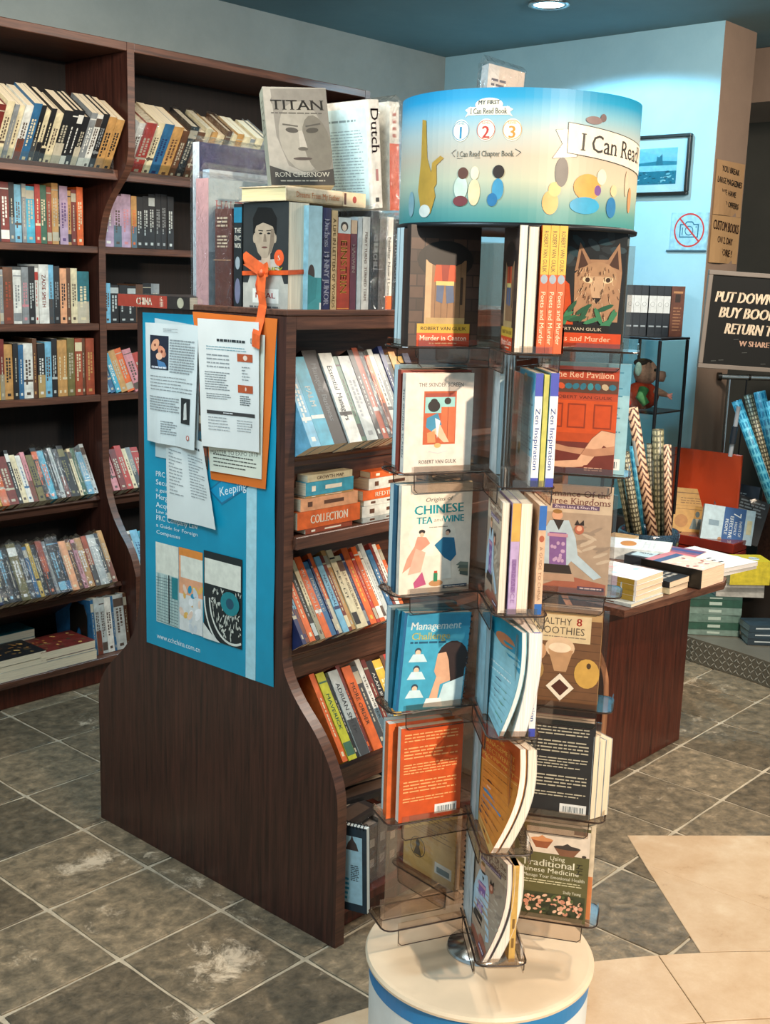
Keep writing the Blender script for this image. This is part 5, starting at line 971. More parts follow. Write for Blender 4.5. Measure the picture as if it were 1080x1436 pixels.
# tier 2
onarm('A', 2, 'L', .213, .025, 'white paperback with small screen picture, left pocket of the second tier', .013, .128, .168, '#d9cfc4', cover_screen, None, lambda A, t, h: A.text('THE SKINDER SCREEN', t*.5, h*.5, t*.5, '#4a5a62', -90, 'c', h*.7), pages=WC, yaw=1)
onarm('A', 2, 'L', .214, .006, 'taller book with red edge behind the white screen paperback', .014, .132, .172, '#8c3a2c', pages='#c9b98a', rings='fore'); onarm('A', 2, 'R', .078, .006, 'pale-edged book facing away, left pocket of the second tier', .022, .128, .178, '#7d99a3', pages='#b9c9cc')
onarm('B', 2, 'R', .035, .024, 'plain pale sheet-like notebook at the axis side of the second tier', .008, .065, .18, '#b9c3c4', pages=PB_)
onarm('B', 2, 'L', .216, .004, 'blue book back cover with barcode, side-on in the second tier', .012, .128, .182, '#8dc3d6', None, back_zen, sp_zen, pages=WC)
onarm('B', 2, 'L', .215, .018, 'thin yellow-green spine in the second tier\'s middle pocket', .008, .124, .180, '#b9b45a', None, None, None, pages=WC); onarm('B', 2, 'L', .217, .028, 'white and blue spine titled Zen Inspiration, second tier middle pocket', .013, .128, .183, '#2f4a62', None, back_zen, sp_zen, pages=WC)
onarm('C', 2, 'R', .078, .026, 'orange paperback titled The Red Pavilion with bare legs, second tier right pocket', .014, .130, .184, '#a84024', cover_pav, pages=WC); onarm('C', 2, 'R', .08, .006, 'pale blue book sticking out to the right behind the orange pavilion paperback', .016, .147, .190, '#7fb0c6', back_text('#8fbccc', '#3f7f9c', 12, True, '#6aa3bd'), pages='#b9c6c8')
# tier 3
onarm('A', 3, 'L', .214, .026, 'cover titled Origins of Chinese Tea and Wine, left pocket of the third tier', .012, .136, .192, '#d9cfc0', cover_tea, pages=WC, yaw=1); onarm('A', 3, 'L', .215, .006, 'blue-edged book behind the tea and wine cover', .016, .134, .190, '#2d5f7a', pages='#9fc0cc'); onarm('A', 3, 'R', .078, .006, 'pale-edged book facing away, left pocket of the third tier', .02, .13, .186, '#7d99a3', pages='#b9c9cc')
onarm('B', 3, 'R', .082, .026, 'three kingdoms cover seen side-on in the third tier middle pocket', .012, .128, .186, '#a3917f', cover_romance, pages='#d8cfc0')
onarm('B', 3, 'L', .214, -.022, 'lavender spine with yellow top in the third tier middle pocket', .014, .12, .186, '#b29ac0', None, None, lambda A, t, h: [A.rect(0, h*.66, t, h, '#c49a4c'), A.lines(t*.25, h*.1, t*.75, h*.6, 1, '#7a5a8a', .6, 2), A.text('ROMANCE', t*.5, h*.3, t*.5, '#8a6a9a', -90, 'c', h*.4)], pages=WC)
onarm('B', 3, 'R', .085, -.0115, 'cream-edged thick paperback in the third tier middle pocket', .018, .124, .185, '#cbbfae', pages='#e6dccb'); onarm('B', 3, 'L', .216, .022, 'pale orange spine with blue top in the third tier middle pocket', .012, .126, .183, '#cfa98a', None, None, lambda A, t, h: [A.rect(0, h*.78, t, h, '#2a5fa5'), A.rect(0, 0, t, h*.1, '#2a5fa5'), A.ell(t*.5, h*.7, t*.35, h*.03, '#a4553a'), A.text('A GUIDE TO CHINA', t*.5, h*.38, t*.4, '#8a6a50', -90, 'c', h*.5)], pages=WC)
onarm('C', 3, 'R', .076, .026, 'cover titled Romance of the Three Kingdoms, right pocket of the third tier', .013, .136, .192, '#a3917f', cover_romance, pages=WC); onarm('C', 3, 'R', .08, .008, 'book behind the three kingdoms cover', .015, .128, .188, '#8a7a6a', pages='#cfc4b2')
# tier 4
onarm('A', 4, 'L', .212, .024, 'blue spiral-bound book titled Management Challenge, leaning in the fourth tier left pocket', .013, .130, .180, '#2f8fb3', cover_mgmt, pages=WC, rings='fore', lean=-4); onarm('A', 4, 'L', .214, .006, 'teal-edged book behind the blue management book', .014, .13, .18, '#1c6d86', pages='#8fc0cc', lean=-3)
onarm('A', 4, 'R', .078, .006, 'pale-edged book facing away, fourth tier left pocket', .018, .13, .178, '#7d99a3', pages='#b9c9cc')
onarm('B', 4, 'R', .028, .029, 'plain pale blue notebook cover in the fourth tier middle pocket', .008, .085, .178, '#8fbccb', pages=PB_)
onarm('B', 4, 'R', .09, .018, 'blue-green illustrated cover side-on in the fourth tier', .008, .126, .182, '#8ec3cf', cover_blue_green, pages='#e8e0dc', bend=-.03); onarm('B', 4, 'R', .092, -.018, 'thick book of white pages splaying in the fourth tier', .022, .126, .182, '#d9d2cc', pages='#e8e0dc', bend=-.02)
onarm('B', 4, 'L', .217, .024, 'white and blue spine in the fourth tier middle pocket', .011, .126, .183, '#c2c6c4', None, None, sp_zen, pages=WC)
onarm('C', 4, 'R', .076, .026, 'cover titled Healthy Smoothies, right pocket of the fourth tier', .013, .132, .184, '#6b4a30', cover_smooth, pages=WC); onarm('C', 4, 'R', .08, .008, 'book behind the smoothies cover', .014, .128, .182, '#a98a5f', pages='#cfc4b2')
# tier 5
onarm('A', 5, 'R', .078, -.041, 'orange back cover with barcode, left pocket of the fifth tier', .015, .124, .180, '#c9501f', None, back_text('#c24e1f', '#dba36a', 21), pages=WC, yaw=1); onarm('A', 5, 'L', .216, .004, 'orange-edged book behind the orange back cover', .016, .13, .182, '#d2622a', pages='#c3ced0')
onarm('A', 5, 'R', .078, .006, 'pale-edged book facing away, fifth tier left pocket', .018, .13, .178, '#8aa0a6', pages='#b9c9cc')
onarm('B', 5, 'R', .038, .032, 'plain pale notebook at the axis side of the fifth tier', .006, .055, .18, '#a9bcc0', pages=PB_)
onarm('B', 5, 'R', .088, .020, 'ochre management guide with a striding figure, side-on in the fifth tier', .011, .130, .190, '#c07a2e', cover_eff, pages='#ece4da', bend=-.042); onarm('B', 5, 'R', .090, .002, 'sagging block of white pages beside the ochre guide', .015, .128, .188, '#d9d2c6', pages='#e6dccb', bend=-.042)
onarm('C', 5, 'L', .210, -.040, 'black back cover full of white text, right pocket of the fifth tier', .013, .134, .186, '#26272a', None, back_text('#26272a', '#b3ae9c', 31), pages=WC); onarm('C', 5, 'R', .08, .008, 'red-edged book behind the black back cover', .014, .128, .184, '#93351f', pages='#cfc4b2')
for i, w in enumerate(('nearest', 'middle', 'farthest')): onarm('C', 5, 'R', .162+.0109*i, -.026-.0109*i, f'{w} of three cream page blocks sticking out right of the black back cover', .015, .080, .150+.012*(i == 0), '#8f9aa2', pages='#d3c6ad', yaw=-45)
# tier 6
onarm('E', 6, 'L', .20, .012, 'yellow back cover with a round emblem in the lowest tier', .014, .15, .17, '#c9a763', yellow_back, pages=WC)
onarm('B', 6, 'R', .036, .036, 'spiral notebook with pale blank cover in the lowest tier', .006, .062, .180, '#b3c0c6', pages='#c9d0d2', rings='spine')
onarm('B', 6, 'R', .086, .026, 'curling brown cover with a robed figure, middle pocket of the lowest tier', .009, .128, .186, '#8f7a80', cover_romance, pages='#e3dccf', bend=-.036); onarm('B', 6, 'R', .088, .006, 'curling white-paged book in the lowest tier', .016, .126, .184, '#d9d2c6', pages='#e8e0d4', bend=-.036)
onarm('B', 6, 'L', .214, .012, 'golden-yellow spine in the lowest tier middle pocket', .011, .124, .184, '#c9a055', None, None, lambda A, t, h: A.lines(t*.3, h*.1, t*.7, h*.5, 2, '#7a5a2a', .5, 2), pages=WC, yaw=2)
onarm('C', 6, 'R', .076, .026, 'olive cover titled Using Traditional Chinese Medicine, lowest right pocket', .013, .138, .190, '#5c5a38', cover_tcm, pages=WC); onarm('C', 6, 'R', .08, .006, 'wider cream and orange book behind the olive one', .014, .142, .194, '#cfc0a8', lambda A, d, h: [A.rect(0, h*.0, d, h*.45, '#c47a4a')], pages='#cfc4b2')
# book standing inside the header drum
book('plastic-wrapped white book sticking up out of the printed header drum', T((AX-.02, AY+.085, 1.7105)) @ Rz(250) @ Rx(-6) @ Ry(-4), .022, .075, .205, '#c9c4bf', lambda A, d, h: [A.rect(d*.3, h*.4, d, h, '#c2b3a6'), A.lines(d*.1, h*.82, d*.5, h*.9, 2, '#5a5560', .5, 3)], None, None, '#d5d2cc', wrap=True)

# ---------------------------------------------------------------- low display table at the right
dt = empty('display_table', T((3.25, 2.05, 0))); tag(dt, 'low red-brown wooden display table stacked with books, right of the rotating stand', 'table'); OD = T((-3.25, -2.05, 0))
m = MB(); m.prism([(2.958, 1.678), (3.50, 1.625), (3.57, 1.65), (3.66, 1.76), (3.66, 2.42), (2.958, 2.42)], 'z', .578, .600); m.build('table_top', M_WOODX, dt, OD)
m = MB(); m.bbox(2.96, 3.54, 1.758, 1.776, 0, .578); m.build('front_panel', M_WOODR, dt, OD)
m = MB(); m.bbox(3.522, 3.54, 1.777, 2.38, 0, .578); m.build('side_panel', M_WOODR, dt, OD); m = MB(); m.bbox(2.96, 2.975, 1.777, 2.38, 0, .578); m.build('side_panel', M_WOODR, dt, OD); m = MB(); m.bbox(2.974, 3.521, 2.36, 2.378, 0, .578); m.build('back_panel', M_WOODR, dt, OD)
gd = 'books on the display table'
stack([('silver', .010, .24, .19)], 3.00, 1.80, .601, -90, 'grey magazine under the white stack on the display table', gd)
for i in range(4):
    book(['bottom', 'second', 'third', 'top'][i]+' white paperback with mustard spine in the front stack of the display table', T((3.03, 1.79, .6118+i*.0168)) @ Rz(-90+(i % 2)) @ Matrix(((0, 0, -1, .105), (0, 1, 0, 0), (1, 0, 0, 0), (0, 0, 0, 1))), .0163, .165, .21, '#dad6d3', arr('light', 5) if i == 3 else None, None,
         lambda A, t, h: [A.rect(0, h*.04, t, h*.32, '#8f7428'), A.rect(0, h*.32, t, h*.42, '#b3a2ae'), A.lines(t*.3, h*.5, t*.7, h*.9, 1, '#8a8f93', .5, 2)], '#dcc3a6', group=gd)
stack([('cream', .020, .20, .125), ('black', .020, .20, .125, 'FICTION')], 3.222, 1.775, .601, -90, 'the low pair next to the white stack on the display table', gd, pages='#dcc3a6', art=lambda A, d, h: [A.rect(d*.05, h*.55, d*.95, h*.9, '#4a2a22'), A.lines(d*.1, h*.6, d*.9, h*.85, 2, '#a58a72', .5, 3), A.lines(d*.1, h*.15, d*.9, h*.5, 3, '#8f8a80', .6, 4)])
def flower_cover(A, d, h):
    A.rect(0, 0, d, h, '#d9b8ab'); A.rect(0, h*.72, d, h*.86, '#39557a'); A.rect(0, h*.86, d, h, '#b0707a'); rg = random.Random(9)
    for _ in range(16): A.ell(d*rg.uniform(.12, .88), h*rg.uniform(.08, .66), .012, .006, rg.choice(['#d9d2c6', '#e3a79a', '#c9584f', '#8c5a52', '#e0c0b0']), rg.uniform(0, 180), 9)
book('thick cream-edged book with flowered cover and black strap on the display table', T((3.362, 1.745, .601)) @ Rz(-92) @ Matrix(((0, 0, -1, .105), (0, 1, 0, 0), (1, 0, 0, 0), (0, 0, 0, 1))), .060, .155, .21, '#cfae9f', flower_cover, None, None, '#dcc3a6', group=gd)
m = MB(); m.bbox(3.352, 3.3585, 1.636, 1.855, .602, .664, .001); o = m.build('strap', M_BLACKP); tag(o, 'black elastic strap upright between two book piles on the display table', 'strap')
stack([('white', .012, .27, .20), ('white', .014, .27, .20)], 3.59, 1.80, .601, -100, 'the white magazine pair at the right of the display table', gd, pages='#cfc9c4', art=lambda A, d, h: [A.rect(0, 0, d, h, '#d9dad8'), A.lines(d*.1, h*.2, d*.5, h*.5, 3, '#4a4a4a', .4, 3), A.rect(d*.0, h*.0, d*.06, h, '#3f7a5a')])
def flatb(label, px, py, z, t, d, h, rot, col, art, pages=CREAM, group=gd, name='book'):
    p = at(px, py, z=z+t); return book(label, T((p.x, p.y, z)) @ Rz(rot) @ T((0, -d/2, 0)) @ Matrix(((0, 0, -1, h/2), (0, 1, 0, 0), (1, 0, 0, 0), (0, 0, 0, 1))), t, d, h, col, art, None, None, pages, group=group, name=name)
flatb('white book with an orange oval on its cover, at the back of the display table', 893, 763, .601, .042, .17, .24, -66, '#cfd6d6', lambda A, d, h: [A.ell(d*.5, h*.62, d*.26, h*.12, '#b5773a'), A.lines(d*.2, h*.2, d*.8, h*.42, 3, '#b9bfc2', .4, 3)])
flatb('dark book with two framed pale labels lying behind the flowered book', 923, 779, .601, .034, .135, .19, -84, '#2c333a', lambda A, d, h: [A.rect(d*.12, h*.54, d*.88, h*.92, '#9fb5bc'), A.rect(d*.12, h*.08, d*.88, h*.46, '#9fb5bc'), A.text('SHARE', d*.5, h*.73, .018, '#2c333a', 90, 'c', .05, bold=.05), A.text('WORK', d*.5, h*.27, .018, '#2c333a', 90, 'c', .05, bold=.05)])
flatb('magenta and blue striped book lying behind the flowered book', 948, 772, .601, .030, .12, .18, -84, '#7a5570', lambda A, d, h: [A.rect(0, 0, d*.3, h, '#b5656f'), A.rect(d*.55, 0, d*.8, h, '#3b4f80')])
flatb('small tan book by the pot at the back of the display table', 872, 752, .601, .02, .10, .10, -80, '#b08a5c', None)
# ---------------------------------------------------------------- ceramic pot with rolled posters
pc = Vector((4.05, 2.215, 0)); pt = empty('ceramic_pot', T(pc)); tag(pt, 'tall cream ceramic umbrella pot with blue-glazed rim holding poster rolls', 'pot')
m = MB(); m.lathe([(.0001, 0), (.095, 0), (.10, .1), (.105, .45), (.112, .53)], 40, col='#b9a890'); m.build('body', M_PAINT, pt, smooth=True)
m = MB(); m.lathe([(.1125, .53), (.119, .545), (.121, .592), (.116, .602), (.106, .600), (.102, .56), (.098, .40), (.0001, .39)], 40, col='#2c4152'); m.build('glazed_rim', attr_mat('blue_glaze', .18, .3, .8, 160, .6), pt, smooth=True)
def wrap_mat(name, a, b, c, k, chevron):
    mt, nt, bs = newmat(name); L = nt.links.new; tc = nd(nt, 'ShaderNodeTexCoord'); s = nd(nt, 'ShaderNodeSeparateXYZ'); L(tc.outputs['Object'], s.inputs[0])
    def M_(op, *v, clamp=False):
        n = nd(nt, 'ShaderNodeMath', operation=op)
        for i, x in enumerate(v):
            if isinstance(x, (int, float)): n.inputs[i].default_value = x
            else: L(x, n.inputs[i])
        return n.outputs[0]
    th = M_('ARCTAN2', s.outputs['Y'], s.outputs['X'])
    if chevron: ph = M_('ADD', M_('MULTIPLY', s.outputs['Z'], k), M_('MULTIPLY', M_('ABSOLUTE', M_('SINE', M_('MULTIPLY', th, 1.5))), 1.0)); f = M_('FRACT', ph); g2 = M_('ABSOLUTE', M_('SUBTRACT', f, .5))
    else:
        u = M_('FRACT', M_('MULTIPLY', th, 1.6)); v = M_('FRACT', M_('MULTIPLY', s.outputs['Z'], k)); g2 = M_('MINIMUM', M_('ABSOLUTE', M_('SUBTRACT', u, .5)), M_('ABSOLUTE', M_('SUBTRACT', v, .5)))
    n = nd(nt, 'ShaderNodeTexNoise'); n.inputs['Scale'].default_value = 170; L(tc.outputs['Object'], n.inputs['Vector']); ad = M_('ADD', g2, M_('MULTIPLY', M_('SUBTRACT', n.outputs[0], .5), .5))
    cr = nd(nt, 'ShaderNodeValToRGB'); e = cr.color_ramp.elements; e[0].position = .10; e[0].color = (*hx(a), 1); e[1].position = .30; e[1].color = (*hx(b), 1); q_ = e.new(.18); q_.color = (*hx(c), 1); L(ad, cr.inputs[0]); L(cr.outputs[0], bs.inputs['Base Color']); bs.inputs['Roughness'].default_value = .45; return mt
PM1 = wrap_mat('brown_scale_wrap', '#3a2620', '#c9a585', '#8c5a42', 34, True); PM2 = wrap_mat('olive_script_wrap', '#4a4632', '#9d9474', '#6e6848', 42, False); PM3 = wrap_mat('blue_flower_wrap', '#5fb0c4', '#15708f', '#1f86a5', 26, False); PM4 = wrap_mat('checked_wrap', '#3a3426', '#a39b80', '#6f674c', 55, False)
def roll(label, a, b, r, mat, tagm=None, group='rolled posters'):
    a, b = Vector(a), Vector(b); L_ = (b-a).length; q = (b-a).to_track_quat('Z', 'Y').to_matrix().to_4x4()
    m = MB(); m.lathe([(r*.93, 0), (r, 0), (r, L_), (r*.93, L_), (r*.9, L_-.002), (r*.9, L_-.08), (.0001, L_-.08)], 20); o = m.build('poster_roll', mat, None, T(a) @ q, smooth=True); tag(o, label, 'roll', group)
    if tagm:
        m = MB(); k = [(r+.0008)*1.0]; A = Art(lambda u, v, w: ((r+.0006+w)*math.cos(u/r+tagm[1]), (r+.0006+w)*math.sin(u/r+tagm[1]), v)); A.rect(-r*1.1, L_*tagm[0]-.05, r*1.1, L_*tagm[0]+.05, '#cfd4d2', 8); A.build('label_sticker', o)
    return o
def pr_(px, py, dx, dy): return at(px, py, x=pc.x+dx)
def vroll(label, tx, ty, bx_, by_, r, mat, off, tg=None):
    # both ends on the vertical plane through the pot that faces the room
    n = Vector((math.cos(R_(215)), math.sin(R_(215)), 0)); o_ = pc+n*off
    def hit(px, py): d = FW+(px-540)/FOC*RT-(py-718)/FOC*UP; k = (o_-CAMP).dot(n)/d.dot(n); return CAMP+d*k
    t_, b_ = hit(tx, ty), hit(bx_, by_); b2 = b_+(b_-t_).normalized()*.14; return roll(label, b2, t_, r, mat, tg)
vroll('tall brown diamond-patterned poster roll, tallest in the pot', 887, 572, 914, 742, .021, PM1, .045, (.72, -1.6))
vroll('olive script-patterned thick poster roll in the middle of the pot', 923, 602, 924, 741, .022, PM2, -.004, (.68, -2.2))
vroll('brown scale-patterned poster roll at the right of the pot', 936, 624, 937, 742, .015, PM1, .055)
vroll('dark olive checked poster roll at the left of the pot', 876, 634, 893, 742, .018, PM4, .055)
vroll('slim checked poster roll behind the tallest one', 911, 622, 914, 735, .012, PM4, -.015)
vroll('slim olive poster roll leaning at the far left of the pot', 868, 662, 881, 736, .012, PM2, .02)
vroll('blue poster roll behind the left rolls of the pot', 888, 626, 898, 735, .014, PM3, -.03)
# ---------------------------------------------------------------- glass cabinet with plush pig, book set on top
CX0, CX1, CY0, CY1 = 4.42, 4.66, 2.432, 2.665
gcab = empty('glass_cabinet', T((CX0, CY0, 0))); tag(gcab, 'narrow glass display cabinet with thin dark metal frame against the blue wall', 'cabinet'); OG = T((-CX0, -CY0, 0))
m = MB(); m.bbox(CX0, CX1, CY0, CY1, 0, .55); m.build('base', M_WOODD, gcab, OG)
for x, y in ((CX0, CY0), (CX1, CY0), (CX0, CY1), (CX1, CY1)): m = MB(); m.bbox(x-.006, x+.006, y-.006, y+.006, .55, 1.325, .0015); m.build('post', M_DARKM, gcab, OG)
for z in (.82, 1.015): m = MB(); m.bbox(CX0+.004, CX1-.004, CY0+.004, CY1-.004, z-.004, z+.003); m.build('glass_shelf', M_DARKM if z > 1 else M_GLASS, gcab, OG)
m = MB(); m.bbox(CX0-.008, CX1+.008, CY0-.008, CY1+.008, 1.326, 1.336); m.build('top', M_DARKM, gcab, OG)
for a in ((CX0-.001, CX0+.001, CY0+.007, CY1-.007), (CX0+.007, CX1-.007, CY0-.001, CY0+.001)): m = MB(); m.box(*a, .56, 1.324); m.build('glass_pane', M_GLASS, gcab, OG)
pg = empty('plush_pig', T((4.50, 2.535, 1.0195)) @ Rz(-44) @ Matrix.Scale(1.12, 4)); tag(pg, 'pink plush pig in a red jacket on the glass cabinet shelf, facing right', 'toy')
m = MB(); m.ball((-.01, 0, .055), .055, 18, 10, '#c43a22', 0, (1.25, .95, 1)); m.ball((-.05, -.01, .03), .032, 14, 8, '#b5321e', 0, (1.3, 1, .9)); m.build('jacket', M_CLOTH, pg, smooth=True)
m = MB(); m.ball((.0, -.0, .145), .045, 18, 12, '#d98f80', 0, (1.05, .95, 1.1)); m.lathe([(.018, 0), (.022, .02), (.020, .034), (.0001, .036)], 14, col='#dc9284', mat=T((.038, -.008, .135)) @ Ry(98)); m.build('head', M_CLOTH, pg, smooth=True)
m = MB(); m.ball((.075, -.010, .134), .005, 8, 5, '#7a3f38'); m.ball((.075, .004, .134), .005, 8, 5, '#7a3f38'); m.build('nostril', M_CLOTH, pg, smooth=True)
m = MB(); m.ball((.026, -.037, .158), .006, 8, 6, '#1d1a1a'); m.build('eye', M_BLACKP, pg, smooth=True)
m = MB(); m.ball((-.012, .0, .182), .032, 14, 8, '#2a2220', 0, (1.2, 1, .55)); m.build('hair', M_CLOTH, pg, smooth=True)
for sx, c in ((-.04, '#dcdcd8'), (.0, '#d98f80')): m = MB(); m.ball((sx, -.034, .16), .018, 12, 7, c, 0, (.8, .45, 1.5)); m.build('ear', M_CLOTH, pg, smooth=True)
m = MB(); m.tube([(-.015, -.045, .085), (-.03, -.062, .055), (-.01, -.072, .028)], [.02, .019, .015], 12, '#3f6b42'); m.build('sleeve', M_CLOTH, pg, smooth=True)
m = MB(); m.tube([(.03, -.03, .08), (.062, -.045, .068), (.08, -.048, .062)], [.017, .012, .008], 10, '#d98f80')
for k in range(3): m.tube([(.078, -.048, .062), (.096, -.05+.002*k, .070-.011*k)], [.005, .003], 6, '#d98f80')
m.build('hand', M_CLOTH, pg, smooth=True)
gs = 'book set on the glass cabinet'
def sp_set(A, t, h): A.rect(0, h*.46, t, h*.80, '#c9cfcf'); A.ring(t*.5, h*.63, t*.3, .0012, '#6d777a', 12); A.rect(t*.15, h*.18, t*.85, h*.21, '#8f9aa0')
dirv = Vector((math.cos(R_(-45)), math.sin(R_(-45)), 0)); pos = Vector((4.455, 2.625, 1.337)); ws = [.031, .031, .031, .034, .030, .030]
for i, w in enumerate(ws):
    if i == 3: pos = pos+dirv*.004
    book(f"black spine with a broad pale band, {ORD[i]}{'' if i == 0 else ' from the left'} on the glass cabinet", T(pos) @ Rz(-45), w-.001, .12, .215, '#17222b', None, None, sp_set, '#cfc8b8', hard=False, group=gs); pos = pos+dirv*w
book('brown leather-look spine, rightmost on the glass cabinet', T(pos+dirv*.002) @ Rz(-45), .058, .12, .215, '#5c3527', None, None, lambda A, t, h: [A.lines(t*.2, h*.1, t*.8, h*.6, 8, '#8f6548', .4, 3), A.rect(t*.3, h*.68, t*.7, h*.84, '#2a1c18'), A.rect(t*.15, h*.86, t*.85, h*.9, '#a87a50')], '#cfc8b8', group=gs)
# ---------------------------------------------------------------- picture and signs on the wall
def on_right(y0, z0, x=4.83): return lambda u, v, w: (x-w, y0-u, z0+v)
fr = empty('picture_frame', T((4.83, 2.575, 1.95))); tag(fr, 'framed blue-toned harbour photograph behind glass on the pale blue wall', 'picture'); OF = T((-4.83, -2.575, -1.95)); yL = 3.02; yR = 2.572
m = MB()
for a in ((4.805, 4.829, yR, yL, 1.951, 1.965), (4.805, 4.829, yR, yL, 2.198, 2.212), (4.805, 4.829, yR, yR+.014, 1.965, 2.198), (4.805, 4.829, yL-.014, yL, 1.965, 2.198)): m.bbox(*a, .002)
m.build('frame', M_BLACKP, fr, OF); m = MB(); m.box(4.818, 4.822, yR+.012, yL-.012, 1.963, 2.2, '#b9d2dc'); m.build('mount_board', M_PAPER, fr, OF)
A = Art(on_right(yL, 1.951, 4.8178)); A.rect(.05, .048, .385, .205, '#6fb3c6'); A.rect(.05, .048, .385, .105, '#1f6f86'); A.rect(.05, .105, .385, .13, '#86c0cf'); rg = random.Random(3)
A.poly([(.05, .13), (.05, .145), (.12, .15), (.2, .142), (.3, .15), (.385, .145), (.385, .13)], '#2a7a90'); A.poly([(.28, .13), (.285, .17), (.295, .165), (.31, .18), (.315, .13)], '#24697e')
for _ in range(45): A.ell(rg.uniform(.06, .375), rg.uniform(.055, .11), rg.uniform(.004, .012), rg.uniform(.001, .004), rg.choice(['#0f4a5c', '#7fb9c6', '#164f60', '#a3cdd6']), rg.uniform(-20, 20), 8)
A.build('photograph', fr, OF); m = MB(); m.box(4.812, 4.8125, yR+.013, yL-.013, 1.964, 2.199); m.build('glass', M_CLEAR, fr, OF)
ns = MB(); ns.bbox(4.8265, 4.8292, 2.466, 2.645, 1.712, 1.875, .0006, '#8db8c8'); ns = ns.build('no_photo_sign', M_COVER); tag(ns, 'small wall sign with a camera crossed out in a red circle', 'sign')
A = Art(on_right(2.645, 1.712, 4.8265)); cx, cy = .090, .086; tl = '#1c5a70'
A.ring(cx, cy, .074, .007, '#b5332c', 40)
A.rect(cx-.046, cy-.032, cx+.046, cy-.027, tl); A.rect(cx-.046, cy+.022, cx-.02, cy+.027, tl); A.rect(cx+.02, cy+.022, cx+.046, cy+.027, tl); A.rect(cx-.046, cy-.032, cx-.041, cy+.027, tl); A.rect(cx+.041, cy-.032, cx+.046, cy+.027, tl)
A.line([(cx-.022, cy+.024), (cx-.014, cy+.036), (cx+.014, cy+.036), (cx+.022, cy+.024)], .005, tl); A.ring(cx, cy-.002, .021, .004, tl, 20); A.rect(cx-.034, cy-.02, cx-.030, cy+.012, tl); A.ell(cx+.033, cy+.014, .003, .003, tl, 0, 8); A.line([(cx-.050, cy+.052), (cx+.052, cy-.050)], .007, '#b5332c'); A.build('sign_print', ns)
def on_end(x0, z0, y=2.46): return lambda u, v, w: (x0+u, y-w, z0+v)
for nm, lab, z0, z1, x0, x1, txts, cl in (('cardboard_sign', 'upper cardboard sign hand-lettered in black on the beige wall end', 1.868, 2.10, 4.842, 5.115, (('YOU BREAK', .195, .17, .026), ('LARGE MAGAZINES', .145, .24, .026), ('WE HAVE', .098, .14, .024), ('& DVD OFFERS', .050, .21, .024)), '#ab855e'),
     ('cardboard_sign', 'lower cardboard sign hand-lettered in brown on the beige wall end', 1.66, 1.866, 4.840, 5.118, (('CUSTOM BOOKS', .160, .25, .042), ('ON 2. DAY', .100, .15, .030), ('BEFORE !', .048, .16, .030)), '#b08a60')):
    m = MB(); m.grid([[(x0+(x1-x0)*i/6, 2.459-.004-.006*(1-j/4)**2*math.sin(i), z0+(z1-z0)*j/4) for i in range(7)] for j in range(5)], cl); m.grid([[(x0+(x1-x0)*i/6, 2.459-.001-.006*(1-j/4)**2*math.sin(i), z0+(z1-z0)*j/4) for i in range(6, -1, -1)] for j in range(5)], cl)
    o = m.build(nm, M_PAPER); tag(o, lab, 'sign'); A = Art(on_end(x0, z0, 2.4535))
    for i, (t, v, w_, s_) in enumerate(txts): A.text(t, (x1-x0)/2, v, s_, '#4a3426' if nm and cl == '#b08a60' else '#3a302a', -3, 'c', w_, bold=.04)
    A.build('lettering', o)
m = MB(); m.bbox(4.822, 4.8295, 2.464, 2.66, 1.705, 1.7115, .001, '#3c5560'); m.build('sign_shadow_strip', M_PAINT, ns)  # dark strip modelled in place of the shadow line below the sign
# blackboard
bb = empty('blackboard', T((4.30, 2.19, 1.235)) @ Rz(-48) @ Ry(2.2)); tag(bb, 'black letter board with cream capitals telling to put down and buy books', 'sign'); BW, BH = .62, .385
m = MB(); m.box(.016, BW-.016, .006, .016, .016, BH-.016, '#100f0c'); bd_ = m.build('board', M_PAPER, bb)
m = MB()
for a in ((0, BW, 0, .022, 0, .018), (0, BW, 0, .022, BH-.018, BH), (0, .018, 0, .022, .018, BH-.018), (BW-.018, BW, 0, .022, .018, BH-.018)): m.bbox(*a, .002, '#6d6258')
m.build('frame', M_PAINT, bb)
A = Art(lambda u, v, w: (u, .0055-w, v), w0=.0006); LC = '#c2ad92'
A.text('PUT DOWN YOUR', .036, BH-.100, .043, LC, 0, 'l', .36, shear=.14, bold=.05); A.text('BUY BOOKS AND', .058, BH-.160, .043, LC, 0, 'l', .36, shear=.14, bold=.05); A.text('RETURN TO', .088, BH-.222, .043, LC, 0, 'l', .22, shear=.14, bold=.05); A.text('W SHARE', .155, BH-.278, .022, '#b08a72', 0, 'l', .12, bold=.05)
for i, (a, b) in enumerate(((.02, .03), (.1, .12), (.05, .035), (.22, .03), (.14, .07))): A.line([(.03+a, b), (.05+a, b+.002)], .002, '#4a4a44')
A.build('lettering', bd_)
